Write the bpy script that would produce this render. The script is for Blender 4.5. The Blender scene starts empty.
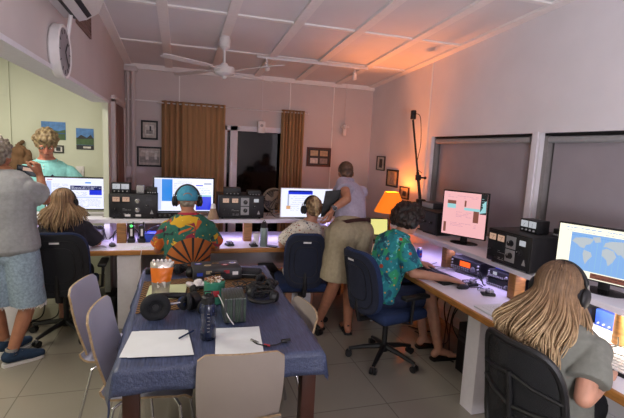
import bpy, bmesh, math, random
from mathutils import Vector, Matrix, noise, Euler
random.seed(7)
PI = math.pi
sc = bpy.context.scene
COL = sc.collection

# ------------------------------------------------------------------ camera maths (also used to read positions off planes)
FPX = 433.0
PITCH, ROLL, YAW = map(math.radians, (7.55, 2.76, 17.09))
CAM = Vector((0, 0, 1.7))
_f = Vector((math.sin(YAW)*math.cos(PITCH), math.cos(YAW)*math.cos(PITCH), -math.sin(PITCH)))
_r = Vector((math.cos(YAW), -math.sin(YAW), 0))
_u = _r.cross(_f)
_r2 = _r*math.cos(ROLL) + _u*math.sin(ROLL)
_u2 = -_r*math.sin(ROLL) + _u*math.cos(ROLL)
cd = bpy.data.cameras.new('camera'); cam = bpy.data.objects.new('camera', cd); COL.objects.link(cam)
cam.matrix_world = Matrix(((_r2.x, _u2.x, -_f.x, CAM.x), (_r2.y, _u2.y, -_f.y, CAM.y), (_r2.z, _u2.z, -_f.z, CAM.z), (0, 0, 0, 1)))
cd.sensor_width = 36; cd.lens = FPX/624*36; cd.clip_start = 0.02
sc.camera = cam
def ray(x, y): return _r2*((x-312)/FPX) - _u2*((y-209)/FPX) + _f
def aty(x, y, Y): d = ray(x, y); return CAM + d*(Y/d.y)
def atx(x, y, X): d = ray(x, y); return CAM + d*(X/d.x)
def atz(x, y, Z): d = ray(x, y); return CAM + d*((Z-CAM.z)/d.z)

# ------------------------------------------------------------------ materials
def lin(c):
    if isinstance(c, str):
        c = [int(c[i:i+2], 16)/255 for i in (0, 2, 4)]
    return tuple((v/12.92 if v <= 0.04045 else ((v+0.055)/1.055)**2.4) for v in c) + (1,)
def mat(name, col, rough=.6, metal=0, var=.12, scale=30, bump=0, bscale=None, emit=0, trans=0, sss=0, alpha=1, spec=.5, coat=0, stretch=None, ecol=None):
    m = bpy.data.materials.new(name); m.use_nodes = True
    nt = m.node_tree; b = nt.nodes['Principled BSDF']
    c = lin(col)
    b.inputs['Roughness'].default_value = rough; b.inputs['Metallic'].default_value = metal
    b.inputs['Specular IOR Level'].default_value = spec
    b.inputs['Coat Weight'].default_value = coat
    tc = nt.nodes.new('ShaderNodeTexCoord'); mp = nt.nodes.new('ShaderNodeMapping')
    nt.links.new(tc.outputs['Object'], mp.inputs[0])
    if stretch: mp.inputs['Scale'].default_value = stretch
    n = nt.nodes.new('ShaderNodeTexNoise'); n.inputs['Scale'].default_value = scale; n.inputs['Detail'].default_value = 4
    nt.links.new(mp.outputs[0], n.inputs['Vector'])
    r = nt.nodes.new('ShaderNodeValToRGB'); r.color_ramp.elements[0].position = .3; r.color_ramp.elements[1].position = .7
    r.color_ramp.elements[0].color = tuple(v*(1-var) for v in c[:3]) + (1,)
    r.color_ramp.elements[1].color = tuple(min(1, v*(1+var)) for v in c[:3]) + (1,)
    nt.links.new(n.outputs['Fac'], r.inputs[0]); nt.links.new(r.outputs[0], b.inputs['Base Color'])
    if bump:
        bn = nt.nodes.new('ShaderNodeTexNoise'); bn.inputs['Scale'].default_value = bscale or scale*2; bn.inputs['Detail'].default_value = 3
        nt.links.new(mp.outputs[0], bn.inputs['Vector'])
        bp = nt.nodes.new('ShaderNodeBump'); bp.inputs['Strength'].default_value = min(1, bump); bp.inputs['Distance'].default_value = .01
        nt.links.new(bn.outputs['Fac'], bp.inputs['Height']); nt.links.new(bp.outputs[0], b.inputs['Normal'])
    if emit:
        b.inputs['Emission Color'].default_value = lin(ecol) if ecol else c; b.inputs['Emission Strength'].default_value = emit
    if trans: b.inputs['Transmission Weight'].default_value = trans
    if sss:
        b.inputs['Subsurface Weight'].default_value = sss; b.inputs['Subsurface Radius'].default_value = (.02, .008, .004)
        b.inputs['Subsurface Scale'].default_value = .5
    if alpha < 1: b.inputs['Alpha'].default_value = alpha
    m['ramp'] = 1
    return m
def nodes(m):
    nt = m.node_tree
    return nt, nt.nodes['Principled BSDF'], [n for n in nt.nodes if n.type == 'MAPPING'][0], [n for n in nt.nodes if n.type == 'VALTORGB'][0]

M = {}
M['wall'] = mat('painted_wall', 'c9bebc', .75, var=.03, scale=3, bump=.08, bscale=60)
M['wall_right'] = mat('painted_wall_right', 'e0dce0', .75, var=.03, scale=3, bump=.08, bscale=60)
M['ceiling'] = mat('painted_ceiling', 'dedbdd', .8, var=.04, scale=2)
M['batten'] = mat('painted_batten', 'ece8e6', .6, var=.03)
M['wall_green'] = mat('pale_green_wall', 'c9cdb9', .7, var=.04, scale=2)
M['white_paint'] = mat('white_paint', 'dcd8de', .5, var=.03)
M['door_wood'] = mat('brown_painted_wood', '7a5a50', .6, var=.12, scale=8)
M['frame_metal'] = mat('grey_window_metal', '85807f', .5, var=.05)
M['blind'] = mat('roller_blind_fabric', '9a9298', .85, var=.05, scale=4, bump=.1, bscale=400)
M['black'] = mat('black_plastic', '0d0d10', .5, var=.2, scale=60, bump=.05)
M['black_gloss'] = mat('black_gloss', '0e0e12', .22, var=.1)
M['black_fabric'] = mat('black_fabric', '1a1b20', .9, var=.25, scale=150, bump=.3, bscale=500)
M['panel_black'] = mat('black_panel', '18181c', .45, var=.1)
M['dark_grey'] = mat('dark_grey_metal', '3a3a3e', .5, .3, var=.1)
M['grey_plastic'] = mat('grey_plastic', '9a9a9c', .5, var=.06)
M['white_plastic'] = mat('white_plastic', 'd8d4d4', .4, var=.04)
M['chrome'] = mat('chrome', 'c8c8cc', .15, 1, var=.04)
M['steel'] = mat('brushed_steel', '8a8c90', .35, .9, var=.08)
M['blue_fabric'] = mat('blue_fabric', '13264c', .9, var=.2, scale=120, bump=.3, bscale=500)
M['navy_fabric'] = mat('navy_fabric', '151b2e', .9, var=.2, scale=120, bump=.3, bscale=500)
M['white_lam'] = mat('white_laminate', 'dcd9e2', .4, var=.04, scale=6)
M['wood_edge'] = mat('oak_wood', '8f6436', .5, var=.3, scale=12, stretch=(1, 1, 6), bump=.1)
M['oak_long'] = mat('oak_edge_strip', 'a87238', .5, var=.25, scale=10, stretch=(1, 1, 8), bump=.1)
M['dark_wood'] = mat('dark_red_wood', '3d1f16', .4, var=.3, scale=14, stretch=(1, 1, .15), bump=.08)
M['mid_wood'] = mat('brown_chair_wood', '7a4a2c', .5, var=.25, scale=14)
M['ply_face'] = mat('grey_laminate_shell', 'b6b6c8', .35, var=.04, scale=5)
M['ply_face2'] = mat('warm_grey_laminate_shell', '9c9189', .4, var=.04, scale=5)
M['ply_edge'] = mat('plywood_edge', '9c8466', .5, var=.3, scale=60, stretch=(1, 1, 1))
M['paper'] = mat('white_paper', 'd6dadd', .8, var=.03, scale=12, bump=.1, bscale=20)
M['green_paper'] = mat('pale_green_paper', 'c6cca4', .8, var=.04, scale=12)
M['skin'] = mat('skin_tan', 'a56f55', .55, var=.12, scale=25, sss=.12, bump=.05, bscale=300)
M['skin_pale'] = mat('skin_pale', 'bd8a72', .55, var=.1, scale=25, sss=.12, bump=.05, bscale=300)
M['skin_red'] = mat('skin_ruddy', 'b3705c', .55, var=.14, scale=25, sss=.12, bump=.05, bscale=300)
M['skin_leg'] = mat('skin_sunburnt', '8e5a42', .55, var=.12, scale=25, sss=.12, bump=.05, bscale=300)
M['lips'] = mat('lips', '8f4a44', .5)
M['eye_white'] = mat('eye_white', 'd9d4cc', .3); M['iris'] = mat('iris', '2b3a46', .3)
M['brow'] = mat('eyebrow_hair', '6b5236', .9, scale=200, var=.3)
M['brass'] = mat('brass', 'a98243', .35, .9)
M['red'] = mat('red_paint', '9e2430', .5); M['blue'] = mat('blue_plastic', '2545b8', .4)
M['night'] = mat('night_outside', '04040a', .9, var=.5, scale=3)
M['mesh_fabric'] = mat('black_mesh_fabric', '15161a', .8, alpha=.82, var=.3, scale=400, bump=.4, bscale=700)
def glow(name, col, s, var=0, scale=8):
    m = mat(name, '050505', .3, var=0)
    nt, b, mp, rp = nodes(m)
    b.inputs['Emission Color'].default_value = lin(col); b.inputs['Emission Strength'].default_value = s
    return m
M['scr_white'] = glow('screen_white', 'e9ecff', 1.15); M['scr_cream'] = glow('screen_cream', 'fffbe4', 1.15)
M['scr_pink'] = glow('screen_pink', 'f7b9bc', 1.0); M['scr_blue'] = glow('screen_blue', '2a8be8', 1.0)
M['scr_deep'] = glow('screen_deep_blue', '1a35e0', 1.0); M['scr_navy'] = glow('screen_navy', '1b2466', .8)
M['scr_grey'] = glow('screen_grey', 'b6bfda', .9); M['scr_sea'] = glow('screen_sea', '8ab6ee', 1.0)
M['scr_land'] = glow('screen_land', 'c3ccd4', .95); M['scr_brown'] = glow('screen_brown', '9a5e50', .7)
M['scr_cyan'] = glow('screen_cyan', 'a6dfe4', .9); M['scr_lilac'] = glow('screen_lilac', 'd596b0', .9)
M['scr_orange'] = glow('display_orange', 'ff5a1e', 1.6); M['scr_yellow'] = glow('screen_yellow', 'ece58c', 1.0)
M['scr_dark'] = glow('screen_dark', '16202a', .5); M['scr_redbit'] = glow('screen_red', 'd8465a', .9)
M['meter_warm'] = glow('meter_warm', 'f3c4a8', .55); M['meter_white'] = glow('meter_white', 'dfe2ea', .6)
M['led_green'] = glow('led_green', '4dff6a', 2.5); M['scr_tan'] = glow('screen_tan', 'e7b07c', .9)

# floor tiles
m = mat('glazed_floor_tiles', '8c867a', .2, var=.05, scale=1.5, coat=.1); M['floor'] = m
nt, b, mp, rp = nodes(m)
br = nt.nodes.new('ShaderNodeTexBrick'); br.offset = 0; br.inputs['Scale'].default_value = 1
br.inputs['Brick Width'].default_value = .6; br.inputs['Row Height'].default_value = .6; br.inputs['Mortar Size'].default_value = .004
br.inputs['Mortar'].default_value = lin('6f6a60'); nt.links.new(rp.outputs[0], br.inputs['Color1']); nt.links.new(rp.outputs[0], br.inputs['Color2'])
mp.inputs['Location'].default_value = (.22, .1, 0)
nt.links.new(mp.outputs[0], br.inputs['Vector']); nt.links.new(br.outputs['Color'], b.inputs['Base Color'])
# tablecloth: blue streaks
m = mat('blue_woven_vinyl', '3c4562', .42, var=.4, scale=18, stretch=(9, .7, 9), bump=.5, bscale=8, coat=.12); M['cloth'] = m
m = mat('brown_woven_mat', '5a4028', .85); M['woven'] = m
nt, b, mp, rp = nodes(m)
ck = nt.nodes.new('ShaderNodeTexChecker'); ck.inputs['Scale'].default_value = 55
ck.inputs['Color1'].default_value = lin('7d5a34'); ck.inputs['Color2'].default_value = lin('2c1c14')
nt.links.new(mp.outputs[0], ck.inputs['Vector']); nt.links.new(ck.outputs['Color'], b.inputs['Base Color'])
# curtains
m = mat('brown_curtain_cloth', 'a8835c', .9, var=.08, scale=6, stretch=(6, 6, .3), bump=.15, bscale=200, trans=0); M['curtain'] = m

def shirt_pattern(name, base, blobs, scale, seed=0):
    """printed cloth: random cells thresholded one colour over another"""
    m = mat(name, base, .85, var=.15, scale=30, bump=.2, bscale=25)
    nt, b, mp, rp = nodes(m)
    cur = rp.outputs[0]
    for i, (col, sc_, th, soft, kind) in enumerate(blobs):
        mp2 = nt.nodes.new('ShaderNodeMapping'); mp2.inputs['Location'].default_value = (seed+i*3.1, i*1.7, i*2.3)
        nt.links.new(nt.nodes['Texture Coordinate'].outputs['Object'], mp2.inputs[0])
        if kind == 'leaf':
            t = nt.nodes.new('ShaderNodeTexWave'); t.inputs['Scale'].default_value = sc_; t.inputs['Distortion'].default_value = 6; t.inputs['Detail'].default_value = 1
            out = t.outputs['Fac']
        elif kind == 'cell':
            t = nt.nodes.new('ShaderNodeTexVoronoi'); t.inputs['Scale'].default_value = sc_; t.inputs['Randomness'].default_value = 1
            inv = nt.nodes.new('ShaderNodeMath'); inv.operation = 'SUBTRACT'; inv.inputs[0].default_value = 1
            nt.links.new(mp2.outputs[0], t.inputs['Vector']); nt.links.new(t.outputs['Distance'], inv.inputs[1]); out = inv.outputs[0]
        else:
            t = nt.nodes.new('ShaderNodeTexNoise'); t.inputs['Scale'].default_value = sc_; t.inputs['Detail'].default_value = 2; t.inputs['Distortion'].default_value = .6
            out = t.outputs['Fac']
        if kind != 'cell': nt.links.new(mp2.outputs[0], t.inputs['Vector'])
        mr = nt.nodes.new('ShaderNodeMapRange'); mr.inputs['From Min'].default_value = th; mr.inputs['From Max'].default_value = th+soft
        nt.links.new(out, mr.inputs['Value'])
        mx = nt.nodes.new('ShaderNodeMix'); mx.data_type = 'RGBA'
        nt.links.new(mr.outputs[0], mx.inputs['Factor']); nt.links.new(cur, mx.inputs[6]); mx.inputs[7].default_value = lin(col)
        cur = mx.outputs[2]
    nt.links.new(cur, b.inputs['Base Color'])
    return m
M['aloha'] = shirt_pattern('tropical_shirt_print', '1f5a4c', [('b4541c', 6, .56, .02, 'noise'), ('c49a1e', 7, .60, .02, 'noise'), ('7e1c34', 6, .61, .02, 'noise'), ('d0ae38', 26, .84, .03, 'cell'), ('12202a', 9, .62, .03, 'noise')], 1, 4)
def leaf_print(m, cx, cz, R, n, c1, c2):
    nt, b, mp, rp = nodes(m); src = b.inputs['Base Color'].links[0].from_socket
    N = nt.nodes.new; Lk = nt.links.new
    sx = N('ShaderNodeSeparateXYZ'); Lk(nt.nodes['Texture Coordinate'].outputs['Object'], sx.inputs[0])
    def mth(op, a, b_=None):
        q = N('ShaderNodeMath'); q.operation = op
        for i, v in enumerate((a, b_)):
            if v is None: continue
            if isinstance(v, (int, float)): q.inputs[i].default_value = v
            else: Lk(v, q.inputs[i])
        return q.outputs[0]
    dx = mth('SUBTRACT', sx.outputs[0], cx); dz = mth('SUBTRACT', sx.outputs[2], cz)
    ang = mth('ARCTAN2', dx, dz); r = mth('SQRT', mth('ADD', mth('MULTIPLY', dx, dx), mth('MULTIPLY', dz, dz)))
    st = mth('COSINE', mth('MULTIPLY', ang, n))
    inside = mth('MULTIPLY', mth('LESS_THAN', mth('ABSOLUTE', ang), 1.75), mth('LESS_THAN', r, R))
    th = mth('SUBTRACT', .1, mth('MULTIPLY', r, -3.2))
    blade = mth('MULTIPLY', inside, mth('GREATER_THAN', st, th))
    mx = N('ShaderNodeMix'); mx.data_type = 'RGBA'; Lk(inside, mx.inputs[0]); Lk(src, mx.inputs[6]); mx.inputs[7].default_value = lin(c1)
    mx2 = N('ShaderNodeMix'); mx2.data_type = 'RGBA'; Lk(blade, mx2.inputs[0]); Lk(mx.outputs[2], mx2.inputs[6]); mx2.inputs[7].default_value = lin(c2)
    Lk(mx2.outputs[2], b.inputs['Base Color'])
leaf_print(M['aloha'], .045, .72, .22, 15, '9c541c', '101418')
M['teal_shirt'] = shirt_pattern('teal_floral_print', '1f7f88', [('2f9a6a', 9, .52, .05, 'noise'), ('175066', 13, .56, .05, 'noise'), ('6cc0c8', 24, .62, .04, 'noise'), ('b8452c', 11, .80, .03, 'cell'), ('d8a04a', 17, .86, .03, 'cell')], 1, 2)
M['floral_white'] = shirt_pattern('white_floral_print', 'd8d0c4', [('8d4030', 30, .78, .03, 'cell'), ('4a6a58', 34, .80, .03, 'cell'), ('a8743c', 38, .82, .03, 'cell'), ('3a3f5a', 26, .66, .03, 'noise')], 1, 1)
def cloth(n, c, **k): M[n] = mat(n, c, .9, var=k.pop('var', .1), scale=k.pop('scale', 40), bump=.25, bscale=k.pop('bscale', 22), **k)
cloth('grey_tee', '8f9094'); cloth('grey_green_tee', '6f7068'); cloth('polo_turquoise', '86c8c8'); cloth('lilac_shirt', 'a59cae')
cloth('denim', '8fa2b4', var=.25, scale=60); cloth('khaki', '9d9076'); cloth('dark_top', '24222c'); cloth('navy_cloth', '1c2440'); cloth('black_shorts', '15151a')
cloth('cap_blue', '3f8fae'); cloth('brown_jacket', '6e5138', var=.3, scale=12); cloth('shoe_blue', '1f3550'); cloth('sock', '8a8580'); cloth('white_cloth', 'd4d0d2')
cloth('belt', '3a1a18'); cloth('red_collar', '9c2438')
M['shade'] = mat('orange_lampshade', 'd8761c', .8, emit=0, var=.05)
nt, b, mp, rp = nodes(M['shade']); b.inputs['Emission Color'].default_value = lin('ff8020'); b.inputs['Emission Strength'].default_value = .85
M['led'] = glow('led_strip_violet', 'cdbcff', 7)
M['led_warm'] = glow('led_strip_neutral', 'fff2d8', 7)
M['lamp_panel'] = glow('ceiling_lamp_diffuser', 'fff4e0', 3.0)

def hair_mat(name, a, b_, c_):
    m = mat(name, a, .55, var=.3, scale=40, spec=.4)
    nt, b, mp, rp = nodes(m)
    at = nt.nodes.new('ShaderNodeAttribute'); at.attribute_name = 'tone'
    r2 = nt.nodes.new('ShaderNodeValToRGB'); e = r2.color_ramp.elements
    e[0].position = 0; e[0].color = lin(a); e[1].position = 1; e[1].color = lin(c_)
    k = e.new(.5); k.color = lin(b_)
    nt.links.new(at.outputs['Fac'], r2.inputs[0])
    mx = nt.nodes.new('ShaderNodeMix'); mx.data_type = 'RGBA'; mx.blend_type = 'MULTIPLY'; mx.inputs[0].default_value = .5
    nz = [n for n in nt.nodes if n.type == 'TEX_NOISE'][0]
    mr = nt.nodes.new('ShaderNodeMapRange'); mr.inputs['From Min'].default_value = .3; mr.inputs['From Max'].default_value = .7; mr.inputs['To Min'].default_value = .4; mr.inputs['To Max'].default_value = 1.3
    nt.links.new(nz.outputs['Fac'], mr.inputs[0])
    nt.links.new(r2.outputs[0], mx.inputs[6]); nt.links.new(mr.outputs[0], mx.inputs[7])
    nt.links.new(mx.outputs[2], b.inputs['Base Color'])
    return m
M['hair_long'] = hair_mat('hair_brown_to_blonde', '44332a', '8a6c4e', 'd8bb90')
M['hair_brown'] = hair_mat('hair_mid_brown', '3f2a1c', '6a4c30', '8f6d48')
M['hair_dark'] = hair_mat('hair_dark_curly', '120a08', '24140e', '3d2418')
M['hair_sandy'] = hair_mat('hair_sandy_grey', '4a3b2a', '77644a', '95835f')
M['hair_grey'] = hair_mat('hair_grey', '5c5248', '857c70', 'a8a298')
M['hair_short'] = hair_mat('hair_short_brown', '3c2a1e', '5a4030', '7a5c46')

# ------------------------------------------------------------------ mesh builder
WM = {}                              # world matrices of roots
def root_of(o):
    return WM.get(o.name, Matrix.Identity(4)) if o else Matrix.Identity(4)
def vec(*a): return Vector(a)
_TPL = {}
def _sphere(seg, rings):
    k = ('s', seg, rings)
    if k not in _TPL:
        vs = [(0, 0, -1)]; fs = []
        for i in range(1, rings):
            p = -PI/2+PI*i/rings
            for j in range(seg): a = 2*PI*j/seg; vs.append((math.cos(p)*math.cos(a), math.cos(p)*math.sin(a), math.sin(p)))
        vs.append((0, 0, 1)); L = len(vs)-1
        for j in range(seg):
            fs.append((0, 1+(j+1) % seg, 1+j)); fs.append((L, L-seg+j, L-seg+(j+1) % seg))
            for i in range(rings-2):
                a = 1+i*seg; fs.append((a+j, a+(j+1) % seg, a+seg+(j+1) % seg, a+seg+j))
        _TPL[k] = (vs, fs)
    return _TPL[k]
def _cone(seg, caps):
    k = ('c', seg, caps)
    if k not in _TPL:
        vs = [(math.cos(2*PI*j/seg), math.sin(2*PI*j/seg), z) for z in (0, 1) for j in range(seg)]
        fs = [(j, (j+1) % seg, seg+(j+1) % seg, seg+j) for j in range(seg)]
        if caps: fs += [tuple(range(seg))[::-1], tuple(range(seg, 2*seg))]
        _TPL[k] = (vs, fs)
    return _TPL[k]
class MB:
    def __init__(s): s.bm = bmesh.new(); s.mats = []; s.T = Matrix.Identity(4)
    def mi(s, m):
        if isinstance(m, str): m = M[m]
        if m not in s.mats: s.mats.append(m)
        return s.mats.index(m)
    def _fin(s, verts, m, smooth=True, T=None):
        i = s.mi(m); fs = set()
        for v in verts:
            for f in v.link_faces: fs.add(f)
        for f in fs: f.material_index = i; f.smooth = smooth
        TT = s.T @ (T if T is not None else Matrix.Identity(4))
        for v in verts: v.co = TT @ v.co
        return s
    def box(s, c, size, m, rot=None, bev=0, seg=2):
        r = bmesh.ops.create_cube(s.bm, size=1)
        vs = r['verts']
        for v in vs: v.co = Vector((v.co.x*size[0], v.co.y*size[1], v.co.z*size[2]))
        if bev:
            es = set(e for v in vs for e in v.link_edges)
            g = bmesh.ops.bevel(s.bm, geom=list(es), offset=min(bev, min(size)*.45), segments=seg, affect='EDGES', profile=.5)
            vs = list({v for f in g['faces'] for v in f.verts} | {v for v in vs if v.is_valid})
            # collect whole island
            seen = set(vs); st = list(vs)
            while st:
                v = st.pop()
                for e in v.link_edges:
                    o = e.other_vert(v)
                    if o not in seen: seen.add(o); st.append(o)
            vs = list(seen)
        T = Matrix.Translation(Vector(c))
        if rot is not None: T = T @ (rot if isinstance(rot, Matrix) else Euler(rot).to_matrix().to_4x4())
        return s._fin(vs, m, bool(bev), T)
    def _add(s, vs, fs, m):
        i = s.mi(m); nv = s.bm.verts.new; V_ = [nv(v) for v in vs]
        for f in fs:
            q = s.bm.faces.new([V_[k] for k in f]); q.material_index = i; q.smooth = True
        return s
    def cone(s, a, b, r1, r2, m, seg=16, caps=True):
        a, b = Vector(a), Vector(b); d = b-a; L = d.length
        if L < 1e-6: return s
        T = s.T @ Matrix.Translation(a) @ d.to_track_quat('Z', 'Y').to_matrix().to_4x4()
        vs, fs = _cone(seg, caps)
        return s._add([T @ Vector((x*(r1 if z == 0 else r2), y*(r1 if z == 0 else r2), z*L)) for x, y, z in vs], fs, m)
    def cyl(s, a, b, r, m, seg=16): return s.cone(a, b, r, r, m, seg)
    def ell(s, c, rad, m, rot=None, seg=16, rings=10):
        if not hasattr(rad, '__len__'): rad = (rad,)*3
        T = Matrix.Translation(Vector(c))
        if rot is not None: T = T @ (rot if isinstance(rot, Matrix) else Euler(rot).to_matrix().to_4x4())
        T = s.T @ T @ Matrix.Diagonal((*rad, 1))
        vs, fs = _sphere(seg, rings)
        return s._add([T @ Vector(v) for v in vs], fs, m)
    def cap(s, a, b, r1, r2, m, seg=14):
        s.cone(a, b, r1, r2, m, seg, True); s.ell(a, r1, m, seg=seg, rings=8); s.ell(b, r2, m, seg=seg, rings=8); return s
    def tube(s, pts, r, m, seg=8, close=False):
        pts = [Vector(p) for p in pts]; n = len(pts); rs = r if hasattr(r, '__len__') else [r]*n
        i = s.mi(m); rings = []; up = None
        for k, p in enumerate(pts):
            if close: t = pts[(k+1) % n]-pts[k-1]
            else: t = pts[min(k+1, n-1)]-pts[max(k-1, 0)]
            t = t.normalized() if t.length > 1e-9 else Vector((0, 0, 1))
            if up is None: up = t.orthogonal().normalized()
            up = (up - t*up.dot(t)); up = up.normalized() if up.length > 1e-6 else t.orthogonal().normalized()
            w = t.cross(up)
            rings.append([s.bm.verts.new(s.T @ (p + (up*math.cos(2*PI*j/seg) + w*math.sin(2*PI*j/seg))*rs[k])) for j in range(seg)])
        N = n if close else n-1
        for k in range(N):
            A, B = rings[k], rings[(k+1) % n]
            for j in range(seg):
                f = s.bm.faces.new((A[j], A[(j+1) % seg], B[(j+1) % seg], B[j])); f.material_index = i; f.smooth = True
        if not close:
            for R_, rev in ((rings[0], True), (rings[-1], False)):
                f = s.bm.faces.new(R_[::-1] if rev else R_); f.material_index = i
        return s
    def lathe(s, prof, m, c=(0, 0, 0), seg=24, rot=None, caps=True):
        """prof: list of (r, z) or (r, z, mat)"""
        T = s.T @ Matrix.Translation(Vector(c)) @ (rot if rot is not None else Matrix.Identity(4))
        rings = [[s.bm.verts.new(T @ Vector((p[0]*math.cos(2*PI*j/seg), p[0]*math.sin(2*PI*j/seg), p[1]))) for j in range(seg)] for p in prof]
        for k in range(len(prof)-1):
            i = s.mi(prof[k][2] if len(prof[k]) > 2 else m)
            for j in range(seg):
                f = s.bm.faces.new((rings[k][j], rings[k][(j+1) % seg], rings[k+1][(j+1) % seg], rings[k+1][j])); f.material_index = i; f.smooth = True
        if caps:
            for R_, rev in ((rings[0], True), (rings[-1], False)):
                f = s.bm.faces.new(R_[::-1] if rev else R_); f.material_index = s.mi(m)
        return s
    def prism(s, poly, z0, z1, m, rot=None, c=(0, 0, 0), side=None):
        T = s.T @ Matrix.Translation(Vector(c)) @ (rot if rot is not None else Matrix.Identity(4))
        A = [s.bm.verts.new(T @ Vector((x, y, z0))) for x, y in poly]; B = [s.bm.verts.new(T @ Vector((x, y, z1))) for x, y in poly]
        i = s.mi(m); k = s.mi(side) if side else i; n = len(poly)
        s.bm.faces.new(A[::-1]).material_index = i; s.bm.faces.new(B).material_index = i
        for j in range(n):
            s.bm.faces.new((A[j], A[(j+1) % n], B[(j+1) % n], B[j])).material_index = k
        return s
    def sheet(s, grid, m, thick=0, side=None):
        """grid[i][j] points; gives a solid sheet of the thickness along its normals"""
        ni, nj = len(grid), len(grid[0])
        P = [[Vector(p) for p in row] for row in grid]
        def nrm(i, j):
            a = P[min(i+1, ni-1)][j]-P[max(i-1, 0)][j]; b = P[i][min(j+1, nj-1)]-P[i][max(j-1, 0)]
            n = a.cross(b); return n.normalized() if n.length > 1e-9 else Vector((0, 0, 1))
        k = s.mi(m); ks = s.mi(side) if side else k
        top = [[s.bm.verts.new(s.T @ P[i][j]) for j in range(nj)] for i in range(ni)]
        if not thick:
            for i in range(ni-1):
                for j in range(nj-1):
                    f = s.bm.faces.new((top[i][j], top[i+1][j], top[i+1][j+1], top[i][j+1])); f.material_index = k; f.smooth = True
            return s
        bot = [[s.bm.verts.new(s.T @ (P[i][j]-nrm(i, j)*thick)) for j in range(nj)] for i in range(ni)]
        for i in range(ni-1):
            for j in range(nj-1):
                f = s.bm.faces.new((top[i][j], top[i+1][j], top[i+1][j+1], top[i][j+1])); f.material_index = k; f.smooth = True
                f = s.bm.faces.new((bot[i][j], bot[i][j+1], bot[i+1][j+1], bot[i+1][j])); f.material_index = k; f.smooth = True
        def q(a, b, c, d): s.bm.faces.new((a, b, c, d)).material_index = ks
        for i in range(ni-1):
            q(top[i+1][0], top[i][0], bot[i][0], bot[i+1][0]); q(top[i][-1], top[i+1][-1], bot[i+1][-1], bot[i][-1])
        for j in range(nj-1):
            q(top[0][j], top[0][j+1], bot[0][j+1], bot[0][j]); q(top[-1][j+1], top[-1][j], bot[-1][j], bot[-1][j+1])
        return s
    def mesh(s, name):
        me = bpy.data.meshes.new(name); s.bm.to_mesh(me); s.bm.free()
        for m in s.mats: me.materials.append(m)
        return me
    def build(s, name, parent=None, world=False, sharp=True, **tagkw):
        bmesh.ops.recalc_face_normals(s.bm, faces=s.bm.faces)
        me = s.mesh(name)
        if sharp: me.set_sharp_from_angle(angle=math.radians(40))
        return link(me, name, parent, world, **tagkw)
def chain(o):
    T = Matrix.Identity(4)
    while o is not None:
        T = Matrix.LocRotScale(o.location, o.rotation_euler, o.scale) @ T; o = o.parent
    return T
def link(me, name, parent=None, world=False, **k):
    o = bpy.data.objects.new(name, me); COL.objects.link(o)
    if parent:
        o.parent = parent
        if world: me.transform(chain(parent).inverted())
    elif world and me.vertices:
        # a top-level mesh gets its origin at its base
        xs = [v.co for v in me.vertices]
        c = Vector(((min(v.x for v in xs)+max(v.x for v in xs))/2, (min(v.y for v in xs)+max(v.y for v in xs))/2, min(v.z for v in xs)))
        me.transform(Matrix.Translation(-c)); o.location = c
    tag(o, **k); return o
def tag(o, label=None, cat=None, group=None, kind=None):
    if label: o['label'] = label
    if cat: o['category'] = cat
    if group: o['group'] = group
    if kind: o['kind'] = kind
    return o
def thing(name, label, cat, loc=(0, 0, 0), rz=0, group=None):
    o = bpy.data.objects.new(name, None); COL.objects.link(o); o.empty_display_size = .05
    o.location = loc; o.rotation_euler = (0, 0, rz); return tag(o, label, cat, group)
def dup(o, loc=None, rz=None, label=None, parent=None):
    c = o.copy(); COL.objects.link(c); c.parent = parent
    if loc is not None: c.location = loc
    if rz is not None: c.rotation_euler = (0, 0, rz)
    if label: c['label'] = label
    for ch in list(o.children):
        dup(ch, parent=c)
    return c
def struct(mb, name): return mb.build(name, None, True, kind='structure')

def remesh(mb, name, voxel, parent, smooth=2, world=True, fold=0, fscale=9, keep=None, **k):
    """voxel-merge the builder's shells into one continuous skin"""
    me = mb.mesh(name); o = bpy.data.objects.new('tmp', me); COL.objects.link(o)
    md = o.modifiers.new('r', 'REMESH'); md.mode = 'VOXEL'; md.voxel_size = voxel; md.use_smooth_shade = True
    if smooth: sm = o.modifiers.new('s', 'SMOOTH'); sm.iterations = smooth; sm.factor = .5
    bpy.context.view_layer.update()
    ev = o.evaluated_get(bpy.context.evaluated_depsgraph_get()); nm = bpy.data.meshes.new_from_object(ev)
    bpy.data.objects.remove(o); bpy.data.meshes.remove(me)
    nm.name = name
    nm.materials.clear()
    for m in mb.mats: nm.materials.append(m)
    for p in nm.polygons: p.material_index = 0; p.use_smooth = True
    if fold:
        ns = [v.normal.copy() for v in nm.vertices]
        for v, nn in zip(nm.vertices, ns):
            p = v.co.copy()
            h = abs(noise.noise(Vector((p.x*fscale, p.y*fscale, p.z*fscale*.6))))*2-.4
            v.co = p + nn*(h*fold)
    return link(nm, name, parent, world, **k)

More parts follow.
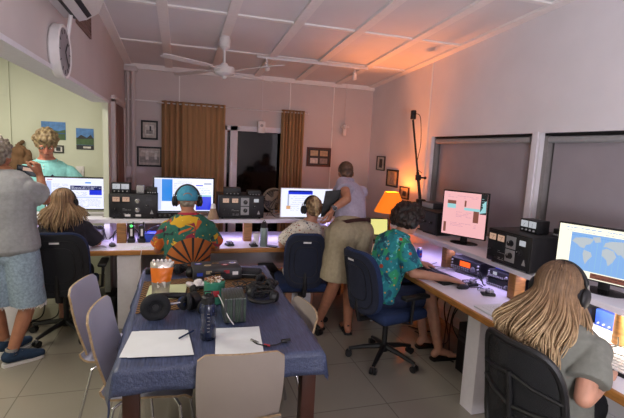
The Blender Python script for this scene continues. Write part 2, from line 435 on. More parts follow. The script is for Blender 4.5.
# ------------------------------------------------------------------ ROOM
XL, XR, YB = -.67, 2.70, 6.0
def zc(y): return 2.68 + .06*(6.0-y)
Y0 = -1.2
b = MB(); b.box((.4, 2.6, -.05), (7.0, 8.0, .1), 'floor'); struct(b, 'floor')
b = MB(); b.sheet([[(XL-.12, Y0, zc(Y0)), (XL-.12, YB+.12, zc(YB+.12))], [(XR+.2, Y0, zc(Y0)), (XR+.2, YB+.12, zc(YB+.12))]], 'ceiling', -.06); struct(b, 'ceiling')
def slab_y(xc, w, y0, y1, d, m, name):
    bb = MB(); bb.sheet([[(xc-w/2, y0, zc(y0)-d), (xc-w/2, y1, zc(y1)-d)], [(xc+w/2, y0, zc(y0)-d), (xc+w/2, y1, zc(y1)-d)]], m, -d); return struct(bb, name)
n = 1
for xc in (-.15, .405, .975, 1.545, 2.13):
    slab_y(xc, .085, Y0, YB, .022, 'batten', 'trim_%d' % n); n += 1
slab_y(2.655, .09, Y0, YB, .022, 'batten', 'trim_%d' % n); n += 1
slab_y(XL+.04, .08, Y0, YB, .022, 'batten', 'trim_%d' % n); n += 1
for yc in (-.55, .55, 1.65, 2.75, 3.85, 4.95):
    bb = MB(); bb.sheet([[(XL, yc-.02, zc(yc-.02)-.014), (XL, yc+.02, zc(yc+.02)-.014)], [(XR, yc-.02, zc(yc-.02)-.014), (XR, yc+.02, zc(yc+.02)-.014)]], 'batten', -.014)
    struct(bb, 'trim_%d' % n); n += 1
# cornice on back wall
b = MB(); b.box(((XL+XR)/2, YB-.02, zc(YB)-.03), (XR-XL, .04, .06), 'batten'); struct(b, 'trim_%d' % n); n += 1
# left wall: header above wide opening, end piece with door
OPZ, JY = 2.09, 4.62
b = MB()
b.box((XL-.06, (Y0+JY)/2, (OPZ+3.2)/2), (.12, JY-Y0, 3.2-OPZ), 'wall')
b.box((XL-.02, (JY+YB)/2, 1.6), (.04, YB-JY, 3.2), 'wall')
struct(b, 'wall_left')
b = MB()
b.box((XL-.06, (Y0+JY)/2, OPZ-.012), (.15, JY-Y0, .024), 'white_paint')
b.box((XL-.02, JY-.008, OPZ/2), (.05, .016, OPZ), 'wall_green'); struct(b, 'trim_%d' % n); n += 1
# door in the left wall
b = MB()
b.box((XL+.012, 5.25, 1.05), (.03, .72, 2.1), 'door_wood'); d1 = struct(b, 'door_1')
b = MB()
for yy in (4.85, 5.65): b.box((XL+.02, yy, 1.06), (.04, .07, 2.14), 'wall', bev=.005)
b.box((XL+.02, 5.25, 2.13), (.04, .87, .07), 'wall', bev=.005); b.build('door_frame', d1, True)
b = MB(); b.box((XL+.035, 5.25, 1.55), (.015, .5, .7), 'door_wood', bev=.005); b.box((XL+.035, 5.25, .6), (.015, .5, .8), 'door_wood', bev=.005); b.build('door_panel', d1, True)
# back wall with glazed door opening
WX0, WX1, WZ0, WZ1 = .56, 1.62, .05, 2.0
def wallmat(mb, boxes, m):
    for (x0, x1, y0, y1, z0, z1) in boxes: mb.box(((x0+x1)/2, (y0+y1)/2, (z0+z1)/2), (x1-x0, y1-y0, z1-z0), m)
b = MB(); wallmat(b, [(XL-.12, WX0, YB, YB+.12, 0, 3.2), (WX1, XR+.2, YB, YB+.12, 0, 3.2), (WX0, WX1, YB, YB+.12, WZ1, 3.2), (WX0, WX1, YB, YB+.12, 0, WZ0)], 'wall'); struct(b, 'wall_back')
# glazed sliding door
b = MB()
for x0, x1 in ((.64, .74), (1.55, 1.62), (.56, .60)): b.box(((x0+x1)/2, YB+.03, 1.02), (x1-x0, .07, 1.95), 'white_paint', bev=.004)
b.box((1.09, YB+.03, 1.965), (1.06, .07, .07), 'white_paint', bev=.004); b.box((1.09, YB+.03, .09), (1.06, .07, .08), 'white_paint', bev=.004)
w1 = struct(b, 'window_1')
M['pane'] = mat('dark_window_glass', '0a0b10', .06, var=0, spec=.2)
M['pane'].node_tree.nodes['Principled BSDF'].inputs['Transmission Weight'].default_value = .85
b = MB(); b.box((1.145, YB+.05, 1.03), (.81, .008, 1.8), 'pane'); b.box((.62, YB+.07, 1.03), (.05, .008, 1.8), 'pane'); b.build('pane', w1, True)
# terrace outside in the dark
b = MB(); b.box((1.1, 8.4, -.06), (5, 4.6, .1), 'dark_grey'); struct(b, 'ground')
b = MB(); b.box((1.1, 9.6, 1.5), (5, .1, 3.2), 'night'); t = b.build('garden_fence', None, True, label='dark garden fence seen through the night window', cat='fence')
for i, (px, py) in enumerate(((252, 147), (265, 150), (270, 143))):  # glowing dots stand in for small light reflections in the door glass
    p = aty(px, py, 9.4); bb = MB(); bb.lathe([(.01, 0), (.035, .01), (.04, .05), (.02, .075)], 'dark_grey', p-Vector((0, 0, .03)))
    lab = ['tiny lamp on the dark fence, left of three outside the window', 'tiny lamp on the dark fence, middle of three outside the window', 'tiny lamp on the dark fence, highest right of three outside window'][i]
    t = thing('garden_lamp', lab, 'lamp', (p.x, p.y+.0, p.z-.03), 0, 'lamps outside the window')
    bb.build('housing', t, True); bb = MB(); bb.ell(p+Vector((0, -.03, 0)), .022, glow('garden_bulb', 'cfd8ff', 1.2)); bb.build('bulb', t, True)
# chairs / table silhouette outside
t = thing('patio_table', 'dim patio table outside the dark window', 'table', (1.15, 7.2, 0))
b = MB(); b.box((0, 0, .72), (.9, .6, .04), 'dark_grey', bev=.01); b.build('tabletop', t)
for sx in (-1, 1):
    for sy in (-1, 1): b = MB(); b.cyl((sx*.4, sy*.25, 0), (sx*.4, sy*.25, .72), .02, 'dark_grey'); b.build('leg', t)
# right wall with two blind recesses
RW = [(2.87, 4.34), (1.2, 2.78)]
RZ0, RZ1 = 1.0, 1.93
b = MB()
wallmat(b, [(XR, XR+.2, Y0, 1.2, 0, 3.2), (XR, XR+.2, 4.34, YB, 0, 3.2), (XR, XR+.2, 1.2, 4.34, 0, RZ0), (XR, XR+.2, 1.2, 4.34, RZ1, 3.2), (XR, XR+.2, 2.78, 2.87, RZ0, RZ1)], 'wall_right'); struct(b, 'wall_right')
for i, (y0, y1) in enumerate(RW):
    b = MB(); ym = (y0+y1)/2
    for yy in (y0+.02, y1-.02): b.box((XR+.11, yy, (RZ0+RZ1)/2), (.14, .04, RZ1-RZ0), 'frame_metal', bev=.003)
    b.box((XR+.11, ym, RZ1-.01), (.14, y1-y0, .02), 'black'); b.box((XR+.11, ym, RZ0+.02), (.16, y1-y0, .04), 'frame_metal')
    w = struct(b, 'window_%d' % (i+2))
    b = MB(); b.box((XR+.16, ym, (RZ0+RZ1)/2), (.01, y1-y0-.04, RZ1-RZ0), 'pane'); b.build('pane', w, True)
    bl = thing('roller_blind', ['grey roller blind pulled down over the window nearer the tripod pole', 'grey roller blind pulled down over window behind the world map screen'][i], 'blind', (XR+.06, ym, RZ0+.03), 0, 'roller blinds')
    b = MB(); b.cyl((XR+.05, y0+.05, RZ1-.05), (XR+.05, y1-.05, RZ1-.05), .026, 'grey_plastic', 20); b.build('roller', bl, True)
    b = MB(); b.box((XR+.075, ym-.0, (RZ0+RZ1)/2-.02), (.004, y1-y0-.14, RZ1-RZ0-.1), 'blind'); b.build('blind_cloth', bl, True)
    b = MB(); b.box((XR+.075, ym, RZ0+.05), (.016, y1-y0-.14, .025), 'grey_plastic', bev=.004); b.build('bottom_bar', bl, True)
b = MB(); b.box((XR-.006, 2.825, 1.46), (.012, .05, .96), 'white_paint'); struct(b, 'trim_%d' % n); n += 1
# cover strips on the walls
b = MB(); b.box((XR-.004, 4.43, (1.0+zc(4.43))/2), (.008, .02, zc(4.43)-1.0), 'batten'); struct(b, 'trim_%d' % n); n += 1
for xx in (1.45, 2.09, -.02):
    b = MB(); b.box((xx, YB-.004, 2.35), (.014, .008, .66), 'batten'); struct(b, 'trim_%d' % n); n += 1
b = MB(); b.box((2.09, YB-.004, 1.3), (.014, .008, 1.5), 'batten'); struct(b, 'trim_%d' % n); n += 1
b = MB(); b.box((XL+.5, YB-.004, 2.24), (1.0, .008, .014), 'batten'); struct(b, 'trim_%d' % n); n += 1
# front wall far behind camera (closes the room)
b = MB(); wallmat(b, [(XL-.12, XR+.2, Y0-.1, Y0, 0, 3.3)], 'wall'); struct(b, 'wall_front')
# adjoining room
AXL = -3.0
b = MB(); wallmat(b, [(-1.93, XL-.04, YB-.02, YB+.12, 0, 3.2), (AXL, -1.93, YB-.0, YB+.12, 0, 3.2)], 'wall_green'); struct(b, 'wall_side_room_back')
b = MB(); b.box((-1.92, YB-.03, 1.6), (.03, .03, 3.2), 'wall_green'); b.box((-2.4, YB-.005, 2.18), (.95, .01, .015), 'wall_green'); struct(b, 'trim_%d' % n); n += 1
b = MB(); wallmat(b, [(AXL-.1, AXL, Y0, YB, 0, 3.2)], 'wall_green'); struct(b, 'wall_side_room_left')
b = MB(); b.box((-1.85, 2.4, 2.75), (2.1, 7.4, .08), 'white_paint'); struct(b, 'ceiling_side_room')
b = MB(); wallmat(b, [(AXL-.1, XL-.12, Y0-.1, Y0, 0, 3.2)], 'wall_green'); struct(b, 'wall_side_room_front')
# baseboards
b = MB(); b.box(((XL+XR)/2, YB-.008, .05), (XR-XL, .016, .1), 'white_paint', bev=.003); struct(b, 'baseboard_back')
b = MB(); b.box((XR-.008, 2.4, .05), (.016, 7.2, .1), 'white_paint', bev=.003); struct(b, 'baseboard_right')

# conduit pipes in the corner
t = thing('conduit_pipe', 'pair of pale pipes running down the left back corner', 'pipe', (-.6, 5.93, 0))
for dx, r in ((-.03, .016), (.03, .028)):
    b = MB(); b.cyl((dx, 0, .02), (dx, 0, 2.62), r, 'wall'); b.build('pipe', t)
b = MB(); b.box((.0, .0, 2.6), (.16, .1, .06), 'wall', bev=.008); b.build('bracket', t)
b = MB(); p = aty(128, 172, 5.9); b.box((p.x+.01, 5.885, p.z), (.07, .04, .14), 'wall', bev=.006)
t = b.build('switch_box', None, True, label='small pale electrical box on the corner pipes', cat='switch box')
# switch plate on adjoining wall
p = aty(80, 171, 5.97); b = MB(); b.box(p, (.09, .012, .12), 'white_plastic', bev=.004); sw = b.build('light_switch', None, True, label='white switch plate on pale green wall behind the turquoise polo', cat='light switch')
b = MB(); b.box(p+Vector((0, -.009, 0)), (.03, .008, .05), 'white_plastic', bev=.002); b.build('rocker', sw, True)

# ------------------------------------------------------------------ framed pictures
def picture(px0, py0, px1, py1, wall, label, style, name='framed_picture', group='framed pictures', fm='black', thick=.02, cat='picture'):
    if wall == 'back':
        a, c = aty(px0, py0, YB), aty(px1, py1, YB); nrm = Vector((0, -1, 0)); uu = Vector((1, 0, 0)); w = abs(c.x-a.x)
    elif wall == 'side':
        a, c = aty(px0, py0, YB-.02), aty(px1, py1, YB-.02); nrm = Vector((0, -1, 0)); uu = Vector((1, 0, 0)); w = abs(c.x-a.x)
    else:
        a, c = atx(px0, py0, XR), atx(px1, py1, XR); nrm = Vector((-1, 0, 0)); uu = Vector((0, -1, 0)); w = abs(c.y-a.y)
    h = abs(a.z-c.z); ctr = (a+c)/2 + nrm*(thick/2+.001)
    thick = thick if fm else .006
    ctr = (a+c)/2 + nrm*(thick/2+.001)
    t = thing(name, label, cat, ctr, 0, group)
    R_ = Matrix((uu, -nrm, Vector((0, 0, 1)))).transposed().to_4x4()
    f = .022 if min(w, h) > .2 else .014
    def bx(mb, u, z, ww, hh, d, m): mb.box(R_ @ Vector((u, -d, z)), (ww, .004, hh), m, rot=R_)
    if fm:
        b = MB()
        for sgn in (-1, 1):
            b.box(R_ @ Vector((sgn*(w/2-f/2), 0, 0)), (f, thick, h), fm, rot=R_, bev=.003); b.box(R_ @ Vector((0, 0, sgn*(h/2-f/2))), (w-2*f, thick, f), fm, rot=R_, bev=.003)
        b.build('frame', t)
    b = MB(); bx(b, 0, 0, w-f, h-f, -.004 if fm else -.001, style.get('bg', 'paper'))
    for ri_, (u, z, ww, hh, m) in enumerate(style.get('rects', ())): bx(b, u*w, z*h, ww*w*.98, hh*h, .0+.0006*ri_, m)
    for (poly, m) in style.get('polys', ()):
        b.prism([(x*w, y*h) for x, y in poly], -.001, .001, m, rot=R_ @ Matrix.Rotation(PI/2, 4, 'X'), c=R_ @ Vector((0, -.0035, 0)))
    b.build('print', t)
    return t
for nm_, c_ in (('pic_sky', '4a7cb8'), ('pic_land', '3d5a34'), ('pic_sea', '24508a'), ('pic_dark', '26282c'), ('pic_sand', 'b7a888'), ('pic_grey', '8f8a86'), ('pic_mat', 'b8aea4'), ('pic_white', 'd0ccc6')):
    M[nm_] = mat(nm_, c_, .5, var=.25, scale=25)
sea = dict(bg='pic_sky', rects=[(0, -.3, .92, .32, 'pic_land'), (0, -.08, .92, .14, 'pic_sea')], polys=[([(-.45, -.1), (-.1, .05), (.2, -.02), (.45, .08), (.45, -.1)], 'pic_land')])
picture(40, 120, 67, 141, 'side', 'unframed blue coast photo print on pale green wall behind the turquoise polo', sea, 'photo_print', 'photo prints', None)
picture(75, 127, 95, 151, 'side', 'dark island photo print on pale green wall beside the opening edge', dict(bg='pic_sky', rects=[(0, -.36, .92, .2, 'pic_dark'), (0, -.1, .92, .3, 'pic_land'), (.1, -.36, .4, .08, 'pic_white')], polys=[([(-.45, 0), (-.2, .18), (.1, .06), (.3, .2), (.45, .02)], 'pic_dark')]), 'photo_print', 'photo prints', None)
picture(53, 145, 64, 153, 'side', 'small black framed picture just beside the ear of the man in the turquoise polo', dict(bg='pic_white', rects=[(0, 0, .4, .5, 'pic_dark')]))
picture(141, 120, 158, 140, 'back', 'small black framed ship picture, upper one left of the long curtain', dict(bg='pic_mat', rects=[(0, 0, .55, .55, 'pic_white'), (.0, -.1, .4, .2, 'pic_grey'), (.05, .08, .1, .25, 'pic_dark')]))
picture(137, 146, 162, 167, 'back', 'wide black framed harbour sketch, lower one left of the long curtain', dict(bg='pic_mat', rects=[(0, -.15, .8, .3, 'pic_grey'), (-.1, .05, .12, .4, 'pic_white'), (.25, .05, .1, .35, 'pic_white'), (0, .25, .7, .1, 'pic_white')]))
M['frame_red'] = mat('red_brown_frame', '4d1d18', .4)
picture(307, 147, 330, 167, 'back', 'red-brown frame with four small certificates right of the window', dict(bg='pic_dark', rects=[(-.2, .2, .32, .28, 'pic_sand'), (.2, .2, .32, .28, 'pic_sand'), (-.2, -.2, .32, .28, 'pic_white'), (.2, -.2, .32, .28, 'pic_grey')]), fm='frame_red')
picture(378, 156, 385, 171, 'right', 'narrow black framed picture on right wall, farthest from the tripod', dict(bg='pic_white', rects=[(0, 0, .35, .6, 'pic_dark')]))
picture(388, 169, 398, 188, 'right', 'black framed tall picture on right wall, middle of three', dict(bg='pic_sand', rects=[(0, 0, .4, .7, 'pic_grey')]))
picture(401, 186, 409, 200, 'right', 'small black frame on right wall glowing orange above the lampshade', dict(bg='pic_sand', rects=[(0, -.05, .35, .4, 'pic_dark')]))

# wall clock on header
p1 = atx(54, 51, XL); t = thing('wall_clock', 'round white wall clock on the header above the opening', 'clock', (XL+.032, p1.y, p1.z))
t.rotation_euler = (0, PI/2, 0)
b = MB(); b.lathe([(.135, -.03), (.145, -.02), (.145, .02), (.138, .026), (.13, .02), (.0, .018)], 'white_plastic', seg=40); b.build('case', t)
b = MB(); b.lathe([(.0, .019), (.128, .019), (.128, .021), (0, .021)], mat('clock_face', '8e8a90', .4), seg=40); f = b.build('dial', t)
for h in range(12):
    b = MB() if h == 0 else b
    a = h*PI/6; b.box((math.cos(a)*.108, math.sin(a)*.108, .0225), (.022, .005, .002), 'black', rot=(0, 0, a))
b.build('hour_marks', f)
for L, a, nm_ in ((.07, 2.4, 'hour_hand'), (.1, .7, 'minute_hand')):
    b = MB(); b.box((math.cos(a)*L/2, math.sin(a)*L/2, .026), (L, .008, .002), 'black', rot=(0, 0, a)); b.build(nm_, t)

# air conditioner on the left wall high up
pa = atx(100, 17, XL+.21); AY1 = 3.42; AZ = 2.37
t = thing('air_conditioner', 'white split air conditioner high on the left wall', 'air conditioner', (XL, 2.60, 2.42))
b = MB()
prof = [(0, .0), (.12, -.0), (.19, .05), (.215, .12), (.215, .25), (.19, .29), (0, .29)]
b.prism([(x, z) for x, z in prof], -.43, .43, 'white_plastic', rot=Matrix(((1, 0, 0, 0), (0, 0, -1, 0), (0, 1, 0, 0), (0, 0, 0, 1)))); b.build('body', t)
for k, (x0, z0) in enumerate(((.08, -.004), (.135, .012))):
    b = MB(); b.box((x0+.0, 0, z0-.0), (.045, .78, .01), 'black', rot=(0, -.0 if k == 0 else -.6, 0)); b.build('outlet', t)
b = MB(); b.box((.113, 0, -.012), (.05, .76, .006), 'white_plastic', rot=(0, -.35, 0)); b.build('louvre', t)
b = MB(); b.box((.216, -.05, .2), (.004, .8, .003), 'dark_grey'); b.build('panel_seam', t)
b = MB(); b.cyl((.06, .32, -.0), (.02, .36, -.2), .012, 'white_plastic'); b.build('drain_pipe', t)
# vent grille below it
t = thing('vent_grille', 'brown lattice vent grille on left wall beneath the air conditioner', 'vent', (XL+.006, 3.57, 2.49))
b = MB()
for s_ in (-1, 1): b.box((0, s_*.23, .1), (.012, .02, .24), 'door_wood'); b.box((0, 0, .1+s_*.11), (.012, .46, .02), 'door_wood')
b.build('frame', t); b = MB()
for k in range(-8, 9): b.box((0, k*.028, .1), (.008, .008, .2), 'door_wood')
for k in range(-3, 4): b.box((.003, 0, .1+k*.028), (.006, .45, .006), 'door_wood')
b.box((-.005, 0, .1), (.002, .45, .2), 'black'); b.build('lattice', t)

# ceiling fan
fx, fy = .40, 4.42; fz = zc(fy)-.02
t = thing('ceiling_fan', 'white ceiling fan with four thin blades', 'fan', (fx, fy, fz))
b = MB(); b.lathe([(.02, -.13), (.05, -.1), (.055, -.03), (.045, 0)], 'white_plastic'); b.build('canopy', t)
b = MB(); b.cyl((0, 0, -.1), (0, 0, -.3), .012, 'white_plastic'); b.build('downrod', t)
b = MB(); b.lathe([(.03, -.25), (.04, -.275), (.095, -.285), (.1, -.30), (.1, -.345), (.09, -.355), (.03, -.37), (.02, -.39), (.01, -.395)], 'white_plastic', seg=32); b.build('motor', t)
for k in range(4):
    a = .62+k*PI/2
    R_ = Matrix.Rotation(a, 4, 'Z') @ Matrix.Rotation(.16, 4, 'X')
    b = MB(); pts = [(.2, -.028), (.35, -.042), (.68, -.045), (.72, -.02), (.72, .02), (.68, .04), (.3, .04), (.2, .028)]
    b.prism(pts, -.32, -.314, 'white_plastic', rot=Matrix.Translation((0, 0, 0)) @ R_)
    bl = b.build('blade', t)
    b = MB(); b.box(R_ @ Vector((.16, 0, -.322)), (.12, .025, .008), 'white_plastic', rot=R_); b.build('blade_iron', bl)
# track rail with spots
ty = 4.9
t = thing('ceiling_track', 'thin white lighting track on the ceiling with two spot heads', 'track light', (1.45, ty, zc(ty)-.045))
b = MB(); b.box((0, 0, 0), (1.32, .03, .03), 'white_plastic', bev=.003); b.build('rail', t)
for dx in (-.55, .5):
    b = MB(); b.cyl((dx, 0, -.01), (dx, 0, -.07), .008, 'white_plastic'); b.cone((dx, 0, -.06), (dx+.02, .05, -.12), .02, .028, 'white_plastic'); b.build('spot_head', t)
for k, (px, py, bot) in enumerate(((264, 80, 133), (348, 86, 137))):
    p = aty(px-1, py, YB-.08); q = aty(px-4 if k == 0 else px-1, bot, YB-.08)
    t = thing('pull_cord', ['white cord with plastic switch unit hanging in front of the window head', 'white cord with small cross-shaped unit hanging near wall corner'][k], 'cord', (p.x, p.y, q.z), 0, 'hanging cords')
    b = MB(); b.cyl((0, 0, .15), (0, 0, p.z-q.z+.1), .003, 'white_plastic', 6); b.build('cord', t)
    b = MB()
    if k == 0: b.box((0, 0, .08), (.1, .03, .16), 'white_plastic', bev=.008); b.cyl((0, -.02, .1), (0, -.03, .1), .02, 'grey_plastic')
    else: b.box((0, 0, .14), (.13, .02, .025), 'white_plastic', bev=.005); b.box((0, 0, .09), (.05, .02, .16), 'white_plastic', bev=.005); b.ell((0, -.01, .14), .03, 'white_plastic')
    b.build('unit', t)

# curtains and rod
t = thing('curtain_rod', 'thin white curtain rod above the window', 'curtain rod', (.7, YB-.07, 2.22))
b = MB(); b.cyl((-.96, 0, 0), (1.0, 0, 0), .008, 'white_plastic', 10); b.build('rod', t)
for dx in (-.97, 1.0): b = MB(); b.ell((dx, 0, 0), .015, 'white_plastic'); b.build('finial', t)
def curtain(x0, x1, folds, label, ztop=2.22, zbot=.12, dense=None):
    g = []; N = 160
    for i in range(N+1):
        u = i/N; x = x0+(x1-x0)*u
        row = []
        for j in range(9):
            v = j/8; z = ztop+.03-(ztop-zbot)*v
            a = .022+.012*v
            ph = folds*2*PI*u + .5*math.sin(5*u+2*v)
            amp = a*(1 if not dense else dense(u))
            row.append((x+.006*math.cos(ph*1.3), YB-.07+amp*math.sin(ph)+.006*math.sin(ph*2.3+1), z))
        g.append(row)
    b = MB(); b.sheet(g, 'curtain', .003)
    return b.build('curtain', None, True, sharp=False, label=label, cat='curtain', group='window curtains')
curtain(-.24, .56, 11, 'wide tan curtain drawn across left half of the window', dense=lambda u: 1.15 if u < .35 else (.25 if u < .8 else .6))
curtain(1.32, 1.64, 7, 'narrow gathered tan curtain at the right edge of the window')

# ------------------------------------------------------------------ DESKS
DZ, SZ = .74, .965
# back desk
t = thing('long_desk', 'long white desktop with oak edge along the back of the room', 'desk', (.3, 4.5, 0))
NOTCH = lambda y0, y1: [(-1.5, y0), (1.78, y0), (1.78, y1), (-.66, y1), (-.66, JY-.03), (-.73, JY-.03), (-.73, y1), (-1.5, y1)]
b = MB(); b.prism(NOTCH(4.12, 4.96), DZ-.036, DZ, 'white_lam'); b.build('desktop', t, True)
b = MB(); b.box((.14, 4.108, DZ-.02), (3.28, .024, .042), 'oak_long', bev=.004); b.build('edge_strip', t, True, label='oak edge strip')
for xx in (-1.42, -.44, 1.2):
    b = MB(); b.box((xx, 4.3, (DZ-.04)/2), (.2, .34, DZ-.04), 'white_paint', bev=.003); b.build('leg', t, True)
b = MB(); b.box((.55, 4.9, .55), (2.36, .02, .34), 'white_lam'); b.build('back_panel', t, True)
t = thing('raised_shelf', 'long white raised shelf standing on the back desk', 'shelf', (.3, 4.7, DZ))
b = MB(); b.prism(NOTCH(4.46, 4.96), SZ-.036, SZ, 'white_lam'); b.build('shelf_board', t, True)
for px, py in ((121, 244), (248, 242)):
    p = atz(px, py, DZ); b = MB(); b.box((p.x, 4.47, (DZ+SZ-.036)/2), (.085, .09, SZ-.036-DZ), 'wood_edge', bev=.004); b.build('support_block', t, True, label='oak support block')
for xx in (-1.3, 1.6): b = MB(); b.box((xx, 4.7, (DZ+SZ-.036)/2), (.04, .3, SZ-.036-DZ), 'white_lam'); b.build('support_panel', t, True)
b = MB(); b.box((.14, 4.53, SZ-.04), (3.1, .014, .008), 'led'); b.build('light_strip', t, True, label='glowing violet-white light strip')
# right desk
RD0, RD1 = .2, 4.22
t = thing('long_desk', 'long white desktop with oak edge along the right wall', 'desk', (2.2, 2.2, 0))
b = MB(); b.box((2.25, (RD0+RD1)/2, DZ-.018), (.88, RD1-RD0, .036), 'white_lam', bev=.002); b.build('desktop', t, True)
b = MB(); b.box((1.8, (RD0+RD1)/2, DZ-.02), (.024, RD1-RD0, .042), 'oak_long', bev=.004); b.build('edge_strip', t, True, label='oak edge strip')
for yy in (2.32, .6, 3.95):
    b = MB(); b.box((2.05, yy, (DZ-.04)/2), (.34, .13, DZ-.04), 'white_paint', bev=.003); b.build('leg', t, True)
b = MB(); b.box((2.62, (RD0+RD1)/2, .55), (.02, RD1-RD0-.2, .34), 'white_lam'); b.build('back_panel', t, True)
t = thing('raised_shelf', 'long white raised shelf standing on the right desk', 'shelf', (2.45, 2.2, DZ))
b = MB(); b.box((2.445, (RD0+RD1)/2, SZ-.018), (.49, RD1-RD0, .036), 'white_lam', bev=.003); b.build('shelf_board', t, True)
for y_, nm_ in ((2.40, 0), (3.22, 0), (1.66, 1)):
    b = MB()
    if nm_: b.cyl((2.3, y_, DZ), (2.3, y_, SZ-.036), .035, 'wood_edge')
    else: b.box((2.27, y_, (DZ+SZ-.036)/2), (.09, .07, SZ-.036-DZ), 'wood_edge', bev=.004)
    b.build('support_block', t, True, label='oak support block' if not nm_ else 'round oak support post')
b = MB(); b.box((2.26, 3.05, SZ-.04), (.014, 1.7, .008), 'led'); b.build('light_strip', t, True, label='glowing violet-white light strip')
b = MB(); b.box((2.26, 1.4, SZ-.04), (.014, 1.2, .008), 'led_warm'); b.build('light_strip', t, True, label='glowing neutral light strip')

# ------------------------------------------------------------------ EQUIPMENT
def rect_poly(x0, z0, x1, z1): return [(x0, z0), (x1, z0), (x1, z1), (x0, z1)]
def rotz(a): return Matrix.Rotation(a, 4, 'Z')
XZ = Matrix.Rotation(PI/2, 4, 'X')          # xy polygon -> xz plane, extruded along -y
CONT = {}
def flat(mb, x0, z0, x1, z1, y, m):         # thin raised tile facing -y
    mb.box(((x0+x1)/2, y, (z0+z1)/2), (abs(x1-x0), .0012, abs(z1-z0)), m)
def lines(mb, x0, x1, z0, z1, y, m, n, seed=1, h=.0025):
    rr = random.Random(seed)
    for k in range(n):
        z = z1-(z1-z0)*(k+.5)/n; x = x0
        while x < x1-.01:
            w = rr.uniform(.008, .03)
            if rr.random() < .75: flat(mb, x, z-h/2, min(x+w, x1), z+h/2, y, m)
            x += w+.005
def monitor(name, label, loc, rz, w, h, zb, content, bezel='black_gloss', tilt=0, bz=.014, base=True, group='computer monitors'):
    """screen faces local -y; loc is the foot on the shelf; zb height of the lower edge above it"""
    t = thing(name, label, 'monitor', loc, rz, group)
    T = Matrix.Translation((0, 0, zb)) @ Matrix.Rotation(-tilt, 4, 'X')
    b = MB(); b.T = T
    b.box((0, .012, h/2), (w, .024, h), bezel, bev=.006); b.box((0, .03, h/2), (w*.8, .03, h*.75), bezel, bev=.012); b.build('housing', t)
    b = MB(); b.T = T; b.box((0, -.001, h/2), (w-2*bz, .003, h-2*bz), content['bg']); 
    W, H = w-2*bz, h-2*bz
    for (x0, z0, x1, z1, m) in content.get('rects', ()): flat(b, (x0-.5)*W, bz+z0*H, (x1-.5)*W, bz+z1*H, -.003, m)
    for (x0, z0, x1, z1, m, nn, sd) in content.get('lines', ()): lines(b, (x0-.5)*W, (x1-.5)*W, bz+z0*H, bz+z1*H, -.0036, m, nn, sd, .003)
    for poly, m in content.get('polys', ()): b.prism([((x-.5)*W, bz+z*H) for x, z in poly], -.0008, .0008, m, rot=XZ, c=(0, -.0042, 0))
    b.build('screen', t)
    if base:
        b = MB(); b.box((0, .045, zb*.5+.04), (.06, .02, zb+.09), 'black', bev=.006); b.build('stand_neck', t)
        b = MB(); b.lathe([(.0, 0), (.12, 0), (.12, .006), (.03, .016), (0, .016)], 'black_gloss', (0, .05, 0), 36, rot=Matrix.Diagonal((1, .75, 1, 1))); b.build('stand_base', t)
    return t
M['scr_paleblue'] = glow('screen_pale_blue', 'c9d6ff', 1.0)
monitor('monitor', 'wide monitor showing white log page with blue panel, left of the first amplifier', (-.975, 4.66, SZ), 0, .53, .325, .06,
    dict(bg='scr_white', rects=[(.42, .62, .97, .76, 'scr_navy'), (.75, .46, .97, .62, 'scr_deep'), (.02, .05, .1, .9, 'scr_paleblue'), (.1, .36, .97, .4, 'scr_paleblue'), (.68, .84, .78, .88, 'scr_blue'), (.03, .93, .12, .95, 'scr_redbit')],
         lines=[(.12, .62, .4, .82, 'scr_grey', 5, 3), (.12, .05, .95, .34, 'scr_grey', 7, 4), (.44, .64, .95, .74, 'scr_white', 3, 5), (.12, .42, .72, .56, 'scr_grey', 4, 8)]))
monitor('monitor', 'wide monitor with blue windows behind the man in the blue cap', (.04, 4.66, SZ), 0, .61, .365, .045,
    dict(bg='scr_white', rects=[(.12, .3, .3, .97, 'scr_blue'), (.7, .03, .97, .45, 'scr_deep'), (.0, .03, .11, .97, 'scr_paleblue'), (.32, .5, .68, .9, 'scr_white'), (.84, .82, .97, .88, 'scr_grey'), (.7, .78, .82, .81, 'scr_deep'), (.55, .45, .97, .5, 'scr_cyan')],
         lines=[(.33, .5, .68, .92, 'scr_grey', 8, 2), (.72, .52, .96, .72, 'scr_blue', 4, 7)]))
monitor('monitor', 'white framed monitor with blue header table, behind braided hair', (1.33, 4.52, SZ), 0, .60, .325, .012,
    dict(bg='scr_white', rects=[(.13, .8, .6, .93, 'scr_deep'), (.15, .88, .58, .94, 'scr_navy'), (.12, .38, .15, .8, 'scr_grey'), (.1, .28, .18, .4, 'scr_tan')], lines=[(.18, .2, .6, .76, 'scr_grey', 8, 6)]), bezel='white_plastic', bz=.008)
# right hand monitors
a4, c4 = atz(441, 233, 1.03), atz(484, 240, 1.035)
d4 = (c4-a4); rz4 = math.atan2(d4.y, d4.x); mid4 = (a4+c4)/2
monitor('monitor', 'squarish black monitor with pink page, in front of the curly haired man', (mid4.x, mid4.y, SZ), rz4, d4.xy.length+.02, .40, .06,
    dict(bg='scr_pink', rects=[(.86, .55, 1.0, 1.0, 'scr_dark'), (.1, .72, .3, .8, 'scr_brown'), (.1, .62, .3, .72, 'scr_cyan'), (.5, .6, .86, .66, 'scr_cyan'), (.72, .34, .84, .6, 'scr_brown'), (.04, .05, .1, .28, 'scr_brown'), (.5, .68, .54, .82, 'scr_brown')],
         lines=[(.2, .2, .8, .3, 'scr_lilac', 3, 3), (.32, .42, .7, .56, 'scr_lilac', 4, 4), (.1, .86, .8, .93, 'scr_lilac', 2, 5), (.88, .6, .99, .92, 'scr_cyan', 6, 9)], polys=[([(.84, .56), (.92, .7), (.9, .78), (.98, .86), (.99, .6)], 'scr_cyan')]), bz=.012)
